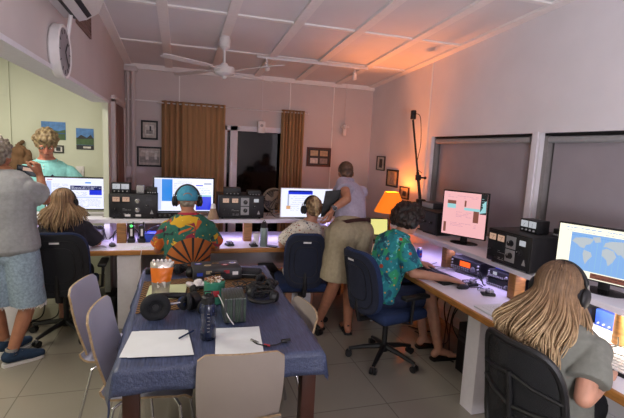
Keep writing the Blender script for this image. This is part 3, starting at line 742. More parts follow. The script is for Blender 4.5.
cont = [[(.02, .75), (.06, .85), (.2, .9), (.32, .88), (.28, .74), (.22, .7), (.2, .6), (.14, .62), (.1, .68)], [(.2, .56), (.3, .52), (.32, .42), (.27, .3), (.24, .18), (.21, .3), (.19, .45)],
        [(.3, .93), (.4, .97), (.42, .84), (.35, .8)], [(.45, .64), (.5, .7), (.6, .66), (.64, .52), (.6, .36), (.55, .25), (.52, .4), (.45, .5)],
        [(.46, .72), (.48, .84), (.56, .9), (.75, .94), (.95, .86), (.97, .78), (.85, .72), (.82, .62), (.75, .5), (.7, .6), (.66, .58), (.6, .68), (.5, .74)], [(.8, .36), (.9, .42), (.94, .3), (.84, .24)]]
MX0, MX1, MZ0, MZ1 = .14, .87, .14, .86
a5 = atz(553, 271, 1.03); c5 = atz(624, 288, 1.03); d5 = (c5-a5).normalized(); rz5 = math.atan2(d5.y, d5.x); mid5 = a5+d5*.27
monitor('monitor', 'wide monitor showing a blue world map on a cream page', (mid5.x, mid5.y, SZ), rz5, .54, .325, .06,
    dict(bg='scr_cream', rects=[(MX0, MZ0, MX1, MZ1, 'scr_sea'), (MX0, .8, MX1, .815, 'scr_blue'), (.38, .02, .86, .12, 'scr_brown')] + [(MX0+.055*k, MZ0, MX0+.055*k+.0025, MZ1, 'scr_cyan') for k in range(1, 13)],
         lines=[(.08, .93, .7, .96, 'scr_blue', 1, 3), (.08, .88, .8, .9, 'scr_grey', 1, 4), (.4, .03, .85, .11, 'scr_dark', 2, 5)],
         polys=[([(MX0+x*(MX1-MX0), MZ0+z*(MZ1-MZ0)) for x, z in p], 'scr_land') for p in cont]), bz=.01)

def knob(mb, x, z, y, r, m='black', l=.025, mark=True):
    mb.lathe([(r*1.1, 0), (r*1.1, .004), (r*.9, .006), (r*.8, l), (0, l)], m, (x, y, z), 20, rot=XZ, caps=False)
    if mark: mb.box((x, y-l-.001, z+r*.45), (r*.15, .002, r*.5), 'white_plastic')
def amplifier(label, loc, rz, w=.47, h=.235, d=.38, plates=True, chrome=False):
    t = thing('radio_amplifier', label, 'amplifier', loc, rz, 'large black radio amplifiers')
    b = MB(); b.box((0, d/2, h/2+.012), (w, d, h), 'black', bev=.006)
    b.build('case', t)
    for sx in (-1, 1):
        for yy in (.03, d-.03): b = MB(); b.cyl((sx*(w/2-.04), yy, 0), (sx*(w/2-.04), yy, .014), .012, 'black'); b.build('foot', t)
    z0 = .012
    b = MB(); b.box((0, -.002, h/2+z0), (w-.02, .006, h-.02), 'panel_black', bev=.002); fp = b.build('front_panel', t)
    def X(u): return -w/2+u*w
    def Z(v): return z0+v*h
    for u in (.15, .35):
        b = MB(); b.box((X(u), -.008, Z(.76)), (.075, .008, .06), 'black', bev=.002); mt = b.build('meter', t)
        b = MB(); b.box((X(u), -.0125, Z(.77)), (.062, .002, .044), 'meter_warm'); b.box((X(u)+.005, -.0138, Z(.76)), (.002, .001, .03), 'black', rot=(0, .4, 0)); b.box((X(u), -.0138, Z(.8)), (.045, .001, .0015), 'black'); b.build('dial', mt)
    if plates:
        for v in (.72, .32): b = MB(); b.box((X(.57), -.007, Z(v)), (.085, .003, .085), 'grey_plastic'); b.build('knob_plate', t)
    for u, v, r in ((.58, .7, .02), (.58, .33, .02), (.78, .5, .015), (.12, .36, .009)):
        b = MB(); knob(b, X(u), Z(v), -.008, r, 'chrome' if chrome and r > .018 else 'black')
        if r > .014: b.lathe([(r*1.5, 0), (r*1.5, .002)], 'dark_grey', (X(u), -.005, Z(v)), 20, rot=XZ)
        b.build('knob', t)
    b = MB(); b.box((X(.82), -.0075, Z(.78)), (.05, .004, .035), 'meter_white' if not chrome else 'dark_grey'); b.build('label_plate', t)
    b = MB()
    tri = [(X(.88)-.016, Z(.16)), (X(.88)+.016, Z(.16)), (X(.88), Z(.34))]
    b.prism(tri, -.001, .001, 'grey_plastic', rot=XZ, c=(0, -.0065, 0)); b.build('triangle_badge', t)
    b = MB(); lines(b, X(.28), X(.46), Z(.3), Z(.4), -.0057, 'grey_plastic', 2, 5, .003); lines(b, X(.3), X(.44), Z(.1), Z(.2), -.0057, 'grey_plastic', 2, 9, .004)
    for u in (.1, .22): b.cyl((X(u), -.005, Z(.18)), (X(u), -.016, Z(.18)), .006, 'black', 10)
    if chrome:
        for u in (.38, .6): b.box((X(u), -.006, Z(.1)), (.05, .003, .022), 'white_plastic')
    b.build('controls', t)
    return t
amplifier('black amplifier with chrome knobs, left one on the back shelf', (-.435, 4.5, SZ), 0, w=.44, plates=False, chrome=True)
amplifier('black amplifier with twin grey knob plates, on back shelf before the window', (.615, 4.5, SZ), 0)
a3, c3 = atz(486, 258, SZ+.015), atz(529, 273, SZ+.015); d3 = (c3-a3); rz3 = math.atan2(d3.y, d3.x)
amplifier('black amplifier standing on the right shelf beside the world map screen', ((a3.x+c3.x)/2, (a3.y+c3.y)/2, SZ), rz3, w=d3.length, d=.36)
def meter_box(label, loc, rz, w=.15, h=.085, d=.1, meters=2, m='black', grp='small meter boxes', glowm='meter_white'):
    t = thing('meter_box', label, 'meter', loc, rz, grp)
    b = MB(); b.box((0, d/2, h/2), (w, d, h), m, bev=.004); b.build('case', t)
    for k in range(meters):
        x = (k-(meters-1)/2)*w*.46
        b = MB(); b.box((x, -.002, h*.66), (w*.4, .004, h*.5), glowm, bev=.001); b.box((x, -.0045, h*.6), (.0015, .001, h*.3), 'black', rot=(0, .5-.5*k, 0)); b.build('meter', t)
    for k in range(4): b = MB(); knob(b, (k-1.5)*w*.22, h*.2, 0, .006, 'grey_plastic', .01, False); b.build('knob', t)
    return t
AT = SZ+.2475
meter_box('twin meter box on the left amplifier, left of the first gap', (-.55, 4.52, AT), 0, .17, .1)
meter_box('small grey speaker-like box on the left amplifier beside twin meters', (-.375, 4.53, AT), 0, .07, .075, .08, 0, 'grey_plastic')
meter_box('low black switch box at right end of the left amplifier', (-.27, 4.52, AT), 0, .1, .06, .1, 0)
meter_box('low black radio box on the amplifier beneath the window, left one', (.52, 4.52, AT), 0, .17, .075, .14, 0)
meter_box('flat black box on the amplifier beneath the window, right one', (.75, 4.52, AT), 0, .14, .05, .12, 0)
_u3 = Vector((math.cos(rz3), math.sin(rz3), 0)); _n3 = Vector((-math.sin(rz3), math.cos(rz3), 0)); _c3 = Vector(((a3.x+c3.x)/2, (a3.y+c3.y)/2, 0))
p = _c3 + _u3*.02 + _n3*.14; meter_box('twin meter box on top of the right shelf amplifier', (p.x, p.y, AT), rz3, .15, .09, .11)
p = _c3 + _u3*.17 + _n3*.24; meter_box('tiny black box at the rear right corner of right shelf amplifier', (p.x, p.y, AT), rz3, .07, .05, .06, 0)
# cable trailing on amp 2 and cone pot, little devices on shelves
t = thing('speaker_cone', 'beige woven cone with white tip, beside the man in blue cap', 'ornament', (.325, 4.5, SZ))
b = MB(); b.lathe([(.062, 0), (.06, .005), (.028, .11)], mat('tan_weave', '9a8068', .8, bump=.4, bscale=300), seg=24); b.build('cone_body', t)
b = MB(); b.lathe([(.028, .11), (.022, .15), (.012, .16), (0, .16)], 'white_plastic', caps=False); b.build('cone_tip', t)
# keypad row under monitor 2
t = thing('control_panel', 'small black panel with lit knobs beneath blue window monitor', 'control panel', (-.12, 4.52, SZ))
b = MB(); b.box((0, .03, .03), (.3, .06, .06), 'black', bev=.004); b.build('case', t)
for k in range(6): b = MB(); knob(b, -.12+k*.048, .03, 0, .014 if k else .02, 'grey_plastic' if k == 0 else 'dark_grey', .012); b.build('knob', t)
# round desk fan left of monitor 3
t = thing('desk_fan', 'round beige desk fan leaning behind the white framed monitor', 'fan', (1.02, 4.78, SZ))
b = MB(); R90 = XZ
b.lathe([(.06, 0), (.062, .012), (.02, .02)], 'grey_plastic'); b.build('base', t)
b = MB(); b.cyl((0, 0, .01), (0, 0, .06), .012, 'grey_plastic'); b.build('stem', t)
M['beige'] = mat('beige_plastic', '8f7f6e', .5)
b = MB(); b.tube([(math.cos(a)*.13, 0, .17+math.sin(a)*.13) for a in [k*2*PI/40 for k in range(40)]], .007, 'beige', 8, True)
b.tube([(math.cos(a)*.13, .05, .17+math.sin(a)*.13) for a in [k*2*PI/40 for k in range(40)]], .006, 'beige', 8, True)
for k in range(28):
    a = k*2*PI/28; b.tube([(math.cos(a)*.13, 0, .17+math.sin(a)*.13), (math.cos(a)*.08, -.02, .17+math.sin(a)*.08), (0, -.025, .17)], .0018, 'beige', 5)
    b.tube([(math.cos(a)*.13, .05, .17+math.sin(a)*.13), (0, .075, .17)], .0018, 'beige', 5)
b.build('guard', t)
for k in range(4): b = MB(); b.prism([(.015, -.01), (.1, -.04), (.11, 0), (.09, .035), (.015, .015)], -.001, .001, 'beige', rot=Matrix.Translation((0, .02, .17)) @ Matrix.Rotation(k*PI/2+.3, 4, 'Y') @ XZ @ Matrix.Rotation(.3, 4, 'X')); b.build('blade', t)
b = MB(); b.cyl((0, .0, .17), (0, .07, .17), .025, 'beige'); b.build('motor', t)

# radios beneath the shelves
def transceiver(label, loc, rz, w=.26, h=.09, d=.24, disp='scr_orange', dx=0, dw=.35, stand=.0, grp='transceivers under the shelves', face='panel_black'):
    t = thing('radio_transceiver', label, 'radio', loc, rz, grp)
    b = MB(); b.box((0, d/2, h/2+stand), (w, d, h), 'black', bev=.004); b.build('case', t)
    b = MB(); b.box((0, -.003, h/2+stand), (w-.005, .01, h-.005), face, bev=.003); b.build('front_panel', t)
    b = MB(); b.box((dx*w, -.009, h*.62+stand), (dw*w, .003, h*.42), disp); b.build('display', t)
    b = MB(); knob(b, w*.27, h*.38+stand, -.008, h*.2, 'steel', .02); b.build('tuning_knob', t)
    b = MB(); rr = random.Random(len(label))
    for k in range(9):
        for r_ in range(2): b.box((-w*.45+k*w*.07, -.01, h*(.12+.16*r_)+stand), (w*.045, .006, h*.09), 'grey_plastic', bev=.001)
    for v in (.25, .5, .75): knob(b, w*.44, h*v+stand, -.008, h*.07, 'grey_plastic', .014, False); knob(b, -w*.44, h*v+stand, -.008, h*.07, 'grey_plastic', .014, False)
    b.build('buttons', t)
    if stand: b = MB(); b.tube([(-w*.3, .02, stand), (-w*.3, -.01, .004), (w*.3, -.01, .004), (w*.3, .02, stand)], .004, 'steel'); b.build('bail_stand', t)
    return t
FA = -PI/2
transceiver('transceiver with bright orange display, beneath the right shelf', (2.29, 3.0, DZ), rz4*.0+FA+.25, .3, .1, .26, 'scr_orange', 0, .34, .025)
transceiver('transceiver with orange display at the left end of the back desk', (-.86, 4.5, DZ), 0, .3, .1, .26, 'scr_orange', -.2, .2, .01, face='grey_plastic')
transceiver('lower black radio of the stack beneath right shelf', (2.32, 2.62, DZ), FA+.2, .24, .07, .26, 'scr_dark', -.2, .2)
transceiver('upper black radio of the stack beneath right shelf', (2.32, 2.62, DZ+.073), FA+.2, .22, .055, .24, 'meter_white', -.2, .15)
t = thing('blue_screen_unit', 'small device with a bright blue display on the right desk radio stack', 'device', (2.33, 2.63, DZ+.131), FA+.2)
b = MB(); b.box((0, .04, .035), (.12, .07, .065), 'black', bev=.004); b.build('case', t)
b = MB(); b.box((0, .003, .036), (.105, .004, .052), 'scr_deep'); b.box((.01, .0, .036), (.025, .003, .02), 'scr_white'); b.build('display', t)
transceiver('black power supply unit beneath the shelf behind seated long-haired woman', (2.36, 2.02, DZ), FA+.1, .2, .1, .25, 'meter_white', -.2, .18)
transceiver('black radio with small labels beneath the world map screen', (2.34, 2.22, DZ), FA+.1, .17, .13, .25, 'scr_dark', -.2, .3)
t = meter_box('blue junction box beneath shelf under the world map screen', (2.42, 1.83, DZ), FA, .16, .1, .12, 0, 'blue')
# handheld chargers
for k, dx in enumerate((-.05, .045)):
    t = thing('handheld_radio', ['handheld radio with green light, left of two beside oak block', 'handheld radio, right of two beside the oak block'][k], 'handheld radio', (-.4+dx, 4.44, DZ), 0, 'handheld radios in chargers')
    b = MB(); b.box((0, .02, .02), (.07, .08, .04), 'black', bev=.01); b.build('charger', t)
    b = MB(); b.box((0, .02, .1), (.052, .032, .14), 'black', bev=.008); b.box((.0, .003, .1), (.02, .004, .07), 'white_plastic'); b.build('body', t)
    b = MB(); b.cyl((.015, .02, .16), (.015, .02, .2), .006, 'black'); b.build('antenna', t)
    if k == 0: b = MB(); b.ell((0, .0, .165), .012, 'led_green'); b.build('indicator_light', t)
t = thing('plastic_box', 'small blue plastic box on the back desk near the handheld radios', 'box', (-.27, 4.5, DZ)); b = MB(); b.box((0, 0, .04), (.12, .12, .08), 'blue', bev=.006); b.build('tub', t); b = MB(); b.box((0, 0, .085), (.126, .126, .012), 'blue', bev=.003); b.build('lid', t)

def keyboard(label, loc, rz, w=.44, d=.15, km='grey_plastic', bm_='black', tilt=.08):
    t = thing('keyboard', label, 'keyboard', loc, rz, 'keyboards')
    b = MB(); b.box((0, 0, .012), (w, d, .02), bm_, bev=.006, rot=(tilt, 0, 0)); b.build('base', t)
    b = MB()
    for r_ in range(5):
        for k in range(17):
            b.box((-w/2+.022+k*(w-.044)/16, -d/2+.02+r_*(d-.04)/4, .024+(-d/2+.02+r_*(d-.04)/4)*tilt), ((w-.044)/16*.82, (d-.04)/4*.8, .008), km)
    b.build('keys', t); return t
keyboard('black keyboard with grey keys under the hand of the curly haired man', (1.99, 2.97, DZ), FA+.05, .44, .17, 'dark_grey')
keyboard('black keyboard with pale keys under the hands of the long-haired woman', (2.01, 1.43, DZ), FA+.12, .42, .15, 'white_plastic')
def mouse(label, loc, rz, m='black'):
    t = thing('computer_mouse', label, 'mouse', loc, rz, 'computer mice')
    b = MB(); b.ell((0, 0, .012), (.03, .052, .022), m); b.bm.verts.ensure_lookup_table()
    for v in b.bm.verts: v.co.z = max(v.co.z, .0)
    b.build('body', t)
    b = MB(); b.cyl((-.004, .03, .03), (.004, .03, .03), .009, 'grey_plastic'); b.build('scroll_wheel', t); return t
pm = atz(463, 286, DZ+.02)
mouse('black mouse under the right hand of the curly haired man', (pm.x, pm.y, DZ), FA)
mouse('white mouse on the back desk, left of the braided hair', (1.01, 4.36, DZ), -.4, 'white_plastic')
mouse('dark mouse on the back desk just left of the first oak block', (-.6, 4.3, DZ), .3, 'dark_grey')
# morse paddles
def paddle(label, loc, rz):
    t = thing('morse_paddle', label, 'morse paddle', loc, rz, 'morse paddles')
    b = MB(); b.box((0, 0, .01), (.07, .09, .02), 'black', bev=.004); b.build('base', t)
    b = MB()
    for s_ in (-1, 1): b.box((s_*.008, -.05, .035), (.003, .05, .02), 'chrome'); b.cyl((s_*.02, .01, .02), (s_*.02, .01, .045), .007, 'chrome')
    b.build('levers', t)
    b = MB(); b.box((0, .01, .032), (.05, .05, .02), 'steel', bev=.004); b.build('mechanism', t)
    return t
paddle('morse paddle on right desk nearest the orange radio', (2.14, 2.72, DZ), FA)
paddle('morse paddle on right desk nearest the notebook', (2.12, 2.5, DZ), FA-.4)
paddle('morse paddle on the back desk, between the bottle and the oak block', (.7, 4.2, DZ), .1)
paddle('small dark morse paddle on back desk close to the tropical shirt', (.47, 4.25, DZ), .3)
# can, bottle, phone, notebooks
p = atz(422, 262, DZ)
t = thing('drink_can', 'slim blue and silver drink can on the right desk', 'can', (2.1, 3.42, DZ)); b = MB(); b.lathe([(.022, 0), (.026, .006), (.026, .05), (.026, .05, 'blue'), (.026, .12), (.021, .132, 'chrome'), (.021, .135)], 'chrome'); b.build('body', t); b = MB(); b.box((0, -.026, .08), (.018, .002, .02), 'red'); b.build('badge', t)
p = atz(263, 246, DZ); p.y = 4.2
t = thing('steel_bottle', 'grey insulated bottle with black cap on the back desk', 'bottle', (.8, 4.19, DZ))
b = MB(); b.lathe([(.034, 0), (.038, .006), (.038, .17), (.03, .19)], mat('sage_steel', '7f8f8c', .35, .3), seg=28); b.build('body', t)
b = MB(); b.lathe([(.032, .188), (.032, .23), (.02, .236), (.012, .245), (0, .245)], 'black', caps=False); b.tube([(-.02, 0, .235), (0, 0, .265), (.02, 0, .235)], .004, 'black'); b.build('cap', t)
t = thing('plastic_cup', 'white plastic cup behind the grey insulated bottle', 'cup', (.75, 4.33, DZ)); b = MB(); b.lathe([(.026, 0), (.036, .1), (.034, .1), (.025, .004), (0, .004)], 'white_plastic', caps=False); b.build('body', t); b = MB(); b.tube([(.034*math.cos(a), .034*math.sin(a), .1) for a in [k*PI/10 for k in range(20)]], .003, 'white_plastic', 6, True); b.build('rim', t)
t = thing('mobile_phone', 'black phone lying by the grey insulated bottle', 'phone', (.87, 4.16, DZ), .9); b = MB(); b.box((0, 0, .006), (.07, .14, .01), 'black_gloss', bev=.004); b.build('body', t); b = MB(); b.box((0, 0, .0118), (.062, .13, .001), 'dark_grey'); b.build('screen', t)
def pad(name, label, cat, loc, rz, w, d, h=.012, m='paper', group=None, pages=True):
    t = thing(name, label, cat, loc, rz, group)
    b = MB(); b.box((0, 0, h/2), (w, d, h), m, bev=.001); b.build('pages', t)
    if pages:
        b = MB(); lines(b, -w*.4, w*.4, -d*.4, d*.4, 0, 'grey_plastic', 10, 3, .002)
        for v in b.bm.verts: v.co = Vector((v.co.x, v.co.z, h+.0003+(v.co.y)*.3))
        b.build('ruled_lines', t)
    return t
pad('notebook', 'open notebook on right desk beside the long-haired woman', 'notebook', (1.98, 2.12, DZ), FA, .36, .26)
pad('notebook', 'paper sheets on the back desk left of tropical shirt', 'paper', (-.3, 4.22, DZ), .05, .26, .16, .004)
for k, (x, y, l) in enumerate(((-.72, 4.25, 'white pen holder tray at the left of back desk'),)):
    pad('paper_sheet', 'loose paper on the desk beside the dark mouse', 'paper', (x, y, DZ), .3, .14, .2, .003)
# red glasses/mouse near woman
p = atz(612, 345, DZ)
t = thing('reading_glasses', 'red and black glasses lying near the keyboard of long-haired woman', 'glasses', (2.16, 1.62, DZ+.003), .6)
b = MB()
for s_ in (-1, 1): b.tube([(s_*.035+.026*math.cos(a), .018*math.sin(a), .01) for a in [k*2*PI/18 for k in range(18)]], .003, 'red', 6, True)
b.tube([(-.01, 0, .012), (.01, 0, .012)], .003, 'red'); b.build('rims', t)
for s_ in (-1, 1): b = MB(); b.tube([(s_*.06, 0, .01), (s_*.065, -.07, .008), (s_*.06, -.13, .004)], .003, 'black'); b.build('temple', t)

# cables under shelves and desks: each a thing
def cable(label, pts, r=.004, m='black', name='cable', group='loose cables'):
    ps = [Vector(p) for p in pts]; out = []
    for i in range(len(ps)-1):
        p0, p1, p2, p3 = ps[max(i-1, 0)], ps[i], ps[i+1], ps[min(i+2, len(ps)-1)]
        for k in range(8):
            s_ = k/8; out.append(.5*((2*p1)+(p2-p0)*s_+(2*p0-5*p1+4*p2-p3)*s_*s_+(3*p1-p0-3*p2+p3)*s_**3))
    out.append(ps[-1]); b = MB(); b.tube(out, r, m, 8)
    return b.build(name, None, True, sharp=False, label=label, cat='cable', group=group)
cable('black cable looping behind the desk fan on back shelf', [(.9, 4.6, SZ+.02), (.98, 4.66, SZ+.14), (1.03, 4.72, SZ+.2), (.95, 4.72, SZ+.1), (.99, 4.64, SZ+.01), (1.05, 4.6, SZ+.006)])
cable('thin black cable from white mouse on back desk', [(1.03, 4.41, DZ+.01), (1.1, 4.36, DZ+.006), (1.12, 4.28, DZ+.006), (1.16, 4.3, DZ+.006), (1.2, 4.5, DZ+.006)], .003)
cable('white cable hanging down the back desk leg', [(-.33, 4.09, DZ+.005), (-.34, 4.08, .66), (-.37, 4.08, .4), (-.34, 4.07, .12), (-.3, 4.05, .01)], .003, 'white_plastic')
cable('black cable from mouse of the curly haired man', [(pm.x+.05, pm.y, DZ+.008), (2.2, 2.66, DZ+.006), (2.22, 2.8, DZ+.006), (2.3, 2.85, DZ+.006)], .003)
cable('pale cable curling beside the orange display radio', [(2.08, 3.16, DZ+.006), (2.2, 3.1, DZ+.03), (2.22, 3.2, DZ+.006), (2.14, 3.28, DZ+.006), (2.25, 3.36, DZ+.01)], .004, 'grey_plastic')
cable('loop of black cable in front of radio stack', [(2.26, 2.75, DZ+.02), (2.2, 2.74, DZ+.09), (2.2, 2.7, DZ+.1), (2.2, 2.66, DZ+.03), (2.24, 2.68, DZ+.01)], .005)
cable('black cable under keyboard of the long-haired woman', [(2.1, 1.68, DZ+.006), (2.2, 1.6, DZ+.02), (2.3, 1.66, DZ+.05), (2.4, 1.62, DZ+.01)], .004)
rr = random.Random(5)
for k in range(7):
    x = -.95+k*.11; cable('black cable tangled under the left end of the shelf', [(x, 4.5, DZ+.01), (x+rr.uniform(-.06, .06), 4.46, DZ+.1), (x+rr.uniform(-.08, .1), 4.52, DZ+.15), (x+rr.uniform(-.05, .05), 4.54, DZ+.02)], .005, group='tangled cables under back shelf')
for k in range(6):
    y = 3.0+k*.12; cable('black cable hanging below the right desk', [(2.5, y, .69), (2.35+rr.uniform(-.1, .1), y+.1, .3), (2.3+rr.uniform(-.1, .1), y-.1, .03), (2.2, y+rr.uniform(-.2, .2), .01)], .006, group='cables below right desk')
for k in range(4):
    x = -1.35+k*.13; cable('black cable hanging below the left end of the back desk', [(x, 4.8, .69), (x+rr.uniform(-.1, .1), 4.6, .3), (x+.1, 4.5, .03), (x-.1, 4.4, .01)], .006, group='cables below back desk')
# computers / boxes under the desks
def tower(label, loc, rz, w=.18, h=.4, d=.42, m='black'):
    t = thing('computer_tower', label, 'computer', loc, rz, 'dark units below desks')
    b = MB(); b.box((0, d/2, h/2), (w, d, h), m, bev=.006); b.build('case', t)
    b = MB(); b.box((0, -.004, h*.8), (w*.8, .006, .03), 'dark_grey', bev=.002); b.box((0, -.004, h*.68), (w*.8, .006, .03), 'dark_grey', bev=.002); b.cyl((w*.25, -.002, h*.5), (w*.25, -.012, h*.5), .01, 'chrome'); b.build('front_panel', t)
tower('black computer tower below the back desk right of its leg', (-.1, 4.42, 0), 0)
tower('black computer tower below back desk behind the braided woman', (.95, 4.4, 0), 0)
tower('black computer tower below the right desk near desk leg', (2.16, 2.75, 0), FA)
tower('dark power unit on the floor below left end of back desk', (-.75, 4.45, 0), 0, .3, .2, .3)
t = thing('wall_socket', 'pale power socket box below the back desk', 'socket', (-.02, 4.88, .56)); b = MB(); b.box((0, 0, .05), (.13, .03, .13), 'white_plastic', bev=.005); b.build('plate', t); b = MB(); b.cyl((0, -.014, .05), (0, -.03, .05), .025, 'grey_plastic'); b.build('plug', t)

# black gear at the corner end of the right shelf, tripod pole, lamp
def gear(label, px0, py0, w, h, d, x=2.32, m='black'):
    p = atx(px0, py0, x)
    t = thing('equipment_box', label, 'equipment box', (x, p.y, SZ), FA, 'dark boxes at corner end of right shelf')
    b = MB(); b.box((0, d/2, h/2), (w, d, h), m, bev=.006); b.build('case', t)
    b = MB(); b.box((0, -.003, h/2), (w*.9, .006, h*.85), 'dark_grey', bev=.002); knob(b, w*.3, h*.5, -.006, .015); knob(b, w*.05, h*.5, -.006, .01); b.build('front_panel', t)
    return t, p
gear('black amplifier case at far corner end of the right shelf', 425, 222, .42, .22, .34)
t, p = gear('small dark box at the very far end of the right shelf behind the pole', 398, 222, .14, .1, .2, 2.3); t.location.y = 4.13
t = thing('equipment_box', 'small grey box on top of the far black amplifier case', 'equipment box', (2.42, 3.86, SZ+.22), FA); b = MB(); b.box((0, .08, .03), (.22, .16, .06), 'dark_grey', bev=.004); b.build('case', t); b = MB(); b.box((0, -.003, .03), (.2, .006, .05), 'grey_plastic', bev=.002); b.build('front_panel', t)
# black papers/keyboard on shelf before monitor 4
keyboard('black keypad lying on right shelf left of pink page monitor', (2.36, 3.62, SZ), FA+.1, .22, .1, 'dark_grey')
top = Vector((2.46, 4.36, 2.10)); bot = Vector((2.46, 3.99, SZ))
t = thing('camera_pole', 'black pole with a clamp at its middle, standing beside the right window', 'pole', bot)
b = MB(); b.tube([top, top.lerp(bot, .5)], .011, 'black', 10); b.build('upper_pole', t, True)
b = MB(); b.tube([top.lerp(bot, .5), bot+Vector((0, .01, .03))], .016, 'black', 10); b.build('lower_pole', t, True)
mid = top.lerp(bot, .55)
b = MB(); b.box(mid, (.05, .05, .06), 'black', bev=.008); b.cyl(mid, mid+Vector((.07, -.02, 0)), .01, 'black'); b.ell(mid+Vector((.075, -.02, 0)), .016, 'black'); b.build('clamp', t, True)
cq = top.lerp(bot, .8)
b = MB(); b.box(cq, (.08, .08, .12), 'black', bev=.01); b.cyl(cq+Vector((-.05, -.02, 0)), cq+Vector((-.1, -.04, .03)), .012, 'chrome'); b.build('collar', t, True)
b = MB(); b.lathe([(.06, 0), (.06, .02), (.025, .045), (.02, .06)], 'black', bot); b.build('base', t, True)
t = thing('action_camera', 'small black camera on top of the tripod pole', 'camera', top+Vector((0, 0, .005)))
b = MB(); b.box((0, 0, .05), (.05, .05, .1), 'black', bev=.01); b.build('body', t)
b = MB(); b.cyl((0, -.02, .06), (0, -.035, .06), .014, 'black_gloss'); b.build('lens', t)
cable('thin black cable arching down beside the tripod pole', [top+Vector((.03, 0, .07)), top+Vector((.09, 0, .03)), top+Vector((.12, 0, -.25)), top+Vector((.09, 0, -.5)), mid+Vector((.04, 0, .05))], .004)
# corner lamp
LY = 4.75; lp = aty(391, 205, LY)
t = thing('table_lamp', 'glowing orange cone-shade lamp near the back right corner', 'lamp', (lp.x, LY, .55))
zb_ = aty(391, 212, LY).z; zt_ = aty(391, 192, LY).z
b = MB(); g = []
b.lathe([(.205, zb_-.55), (.085, zt_-.55), (.082, zt_-.55), (.2, zb_-.55)], 'shade', seg=10, caps=False); b.build('lamp_shade', t)
b = MB(); b.cyl((0, 0, .02), (0, 0, zb_-.5), .012, 'brass'); b.lathe([(.08, 0), (.08, .015), (.02, .03)], 'brass'); b.build('base', t)
b = MB(); b.ell((0, 0, zb_-.48), (.03, .03, .04), glow('lamp_bulb', 'ffb060', 4)); b.build('bulb', t)
t = thing('side_table', 'small dark side table carrying the orange lamp in the corner', 'table', (lp.x, LY, 0))
b = MB(); b.box((0, 0, .53), (.4, .4, .04), 'dark_wood', bev=.004); b.build('tabletop', t)
for sx in (-1, 1):
    for sy in (-1, 1): b = MB(); b.box((sx*.17, sy*.17, .255), (.035, .035, .51), 'dark_wood'); b.build('leg', t)
# laptop with yellow screen and chair between bending man and curly man
p = aty(378, 232, 4.5)
t = thing('laptop', 'laptop with a yellow page, behind the bending man', 'laptop', (p.x, 4.55, DZ), -.1)
b = MB(); b.box((0, -.1, .01), (.32, .22, .018), 'black', bev=.004); b.build('keyboard_deck', t)
b = MB(); b.box((0, .04, .12), (.32, .012, .21), 'black', rot=(-.15, 0, 0), bev=.004); l_ = b.build('lid', t)
b = MB(); b.box((0, .031, .12), (.29, .003, .18), 'scr_yellow', rot=(-.15, 0, 0)); b.build('screen', t)
t = thing('side_desk', 'dark small desk in the back corner under the yellow laptop', 'desk', (2.02, 4.52, 0))
b = MB(); b.box((0, 0, DZ-.02), (.42, .5, .035), 'dark_wood'); b.build('desktop', t)
for sx in (-1, 1):
    for sy in (-1, 1): b = MB(); b.box((sx*.18, sy*.22, .35), (.04, .04, .7), 'dark_wood'); b.build('leg', t)

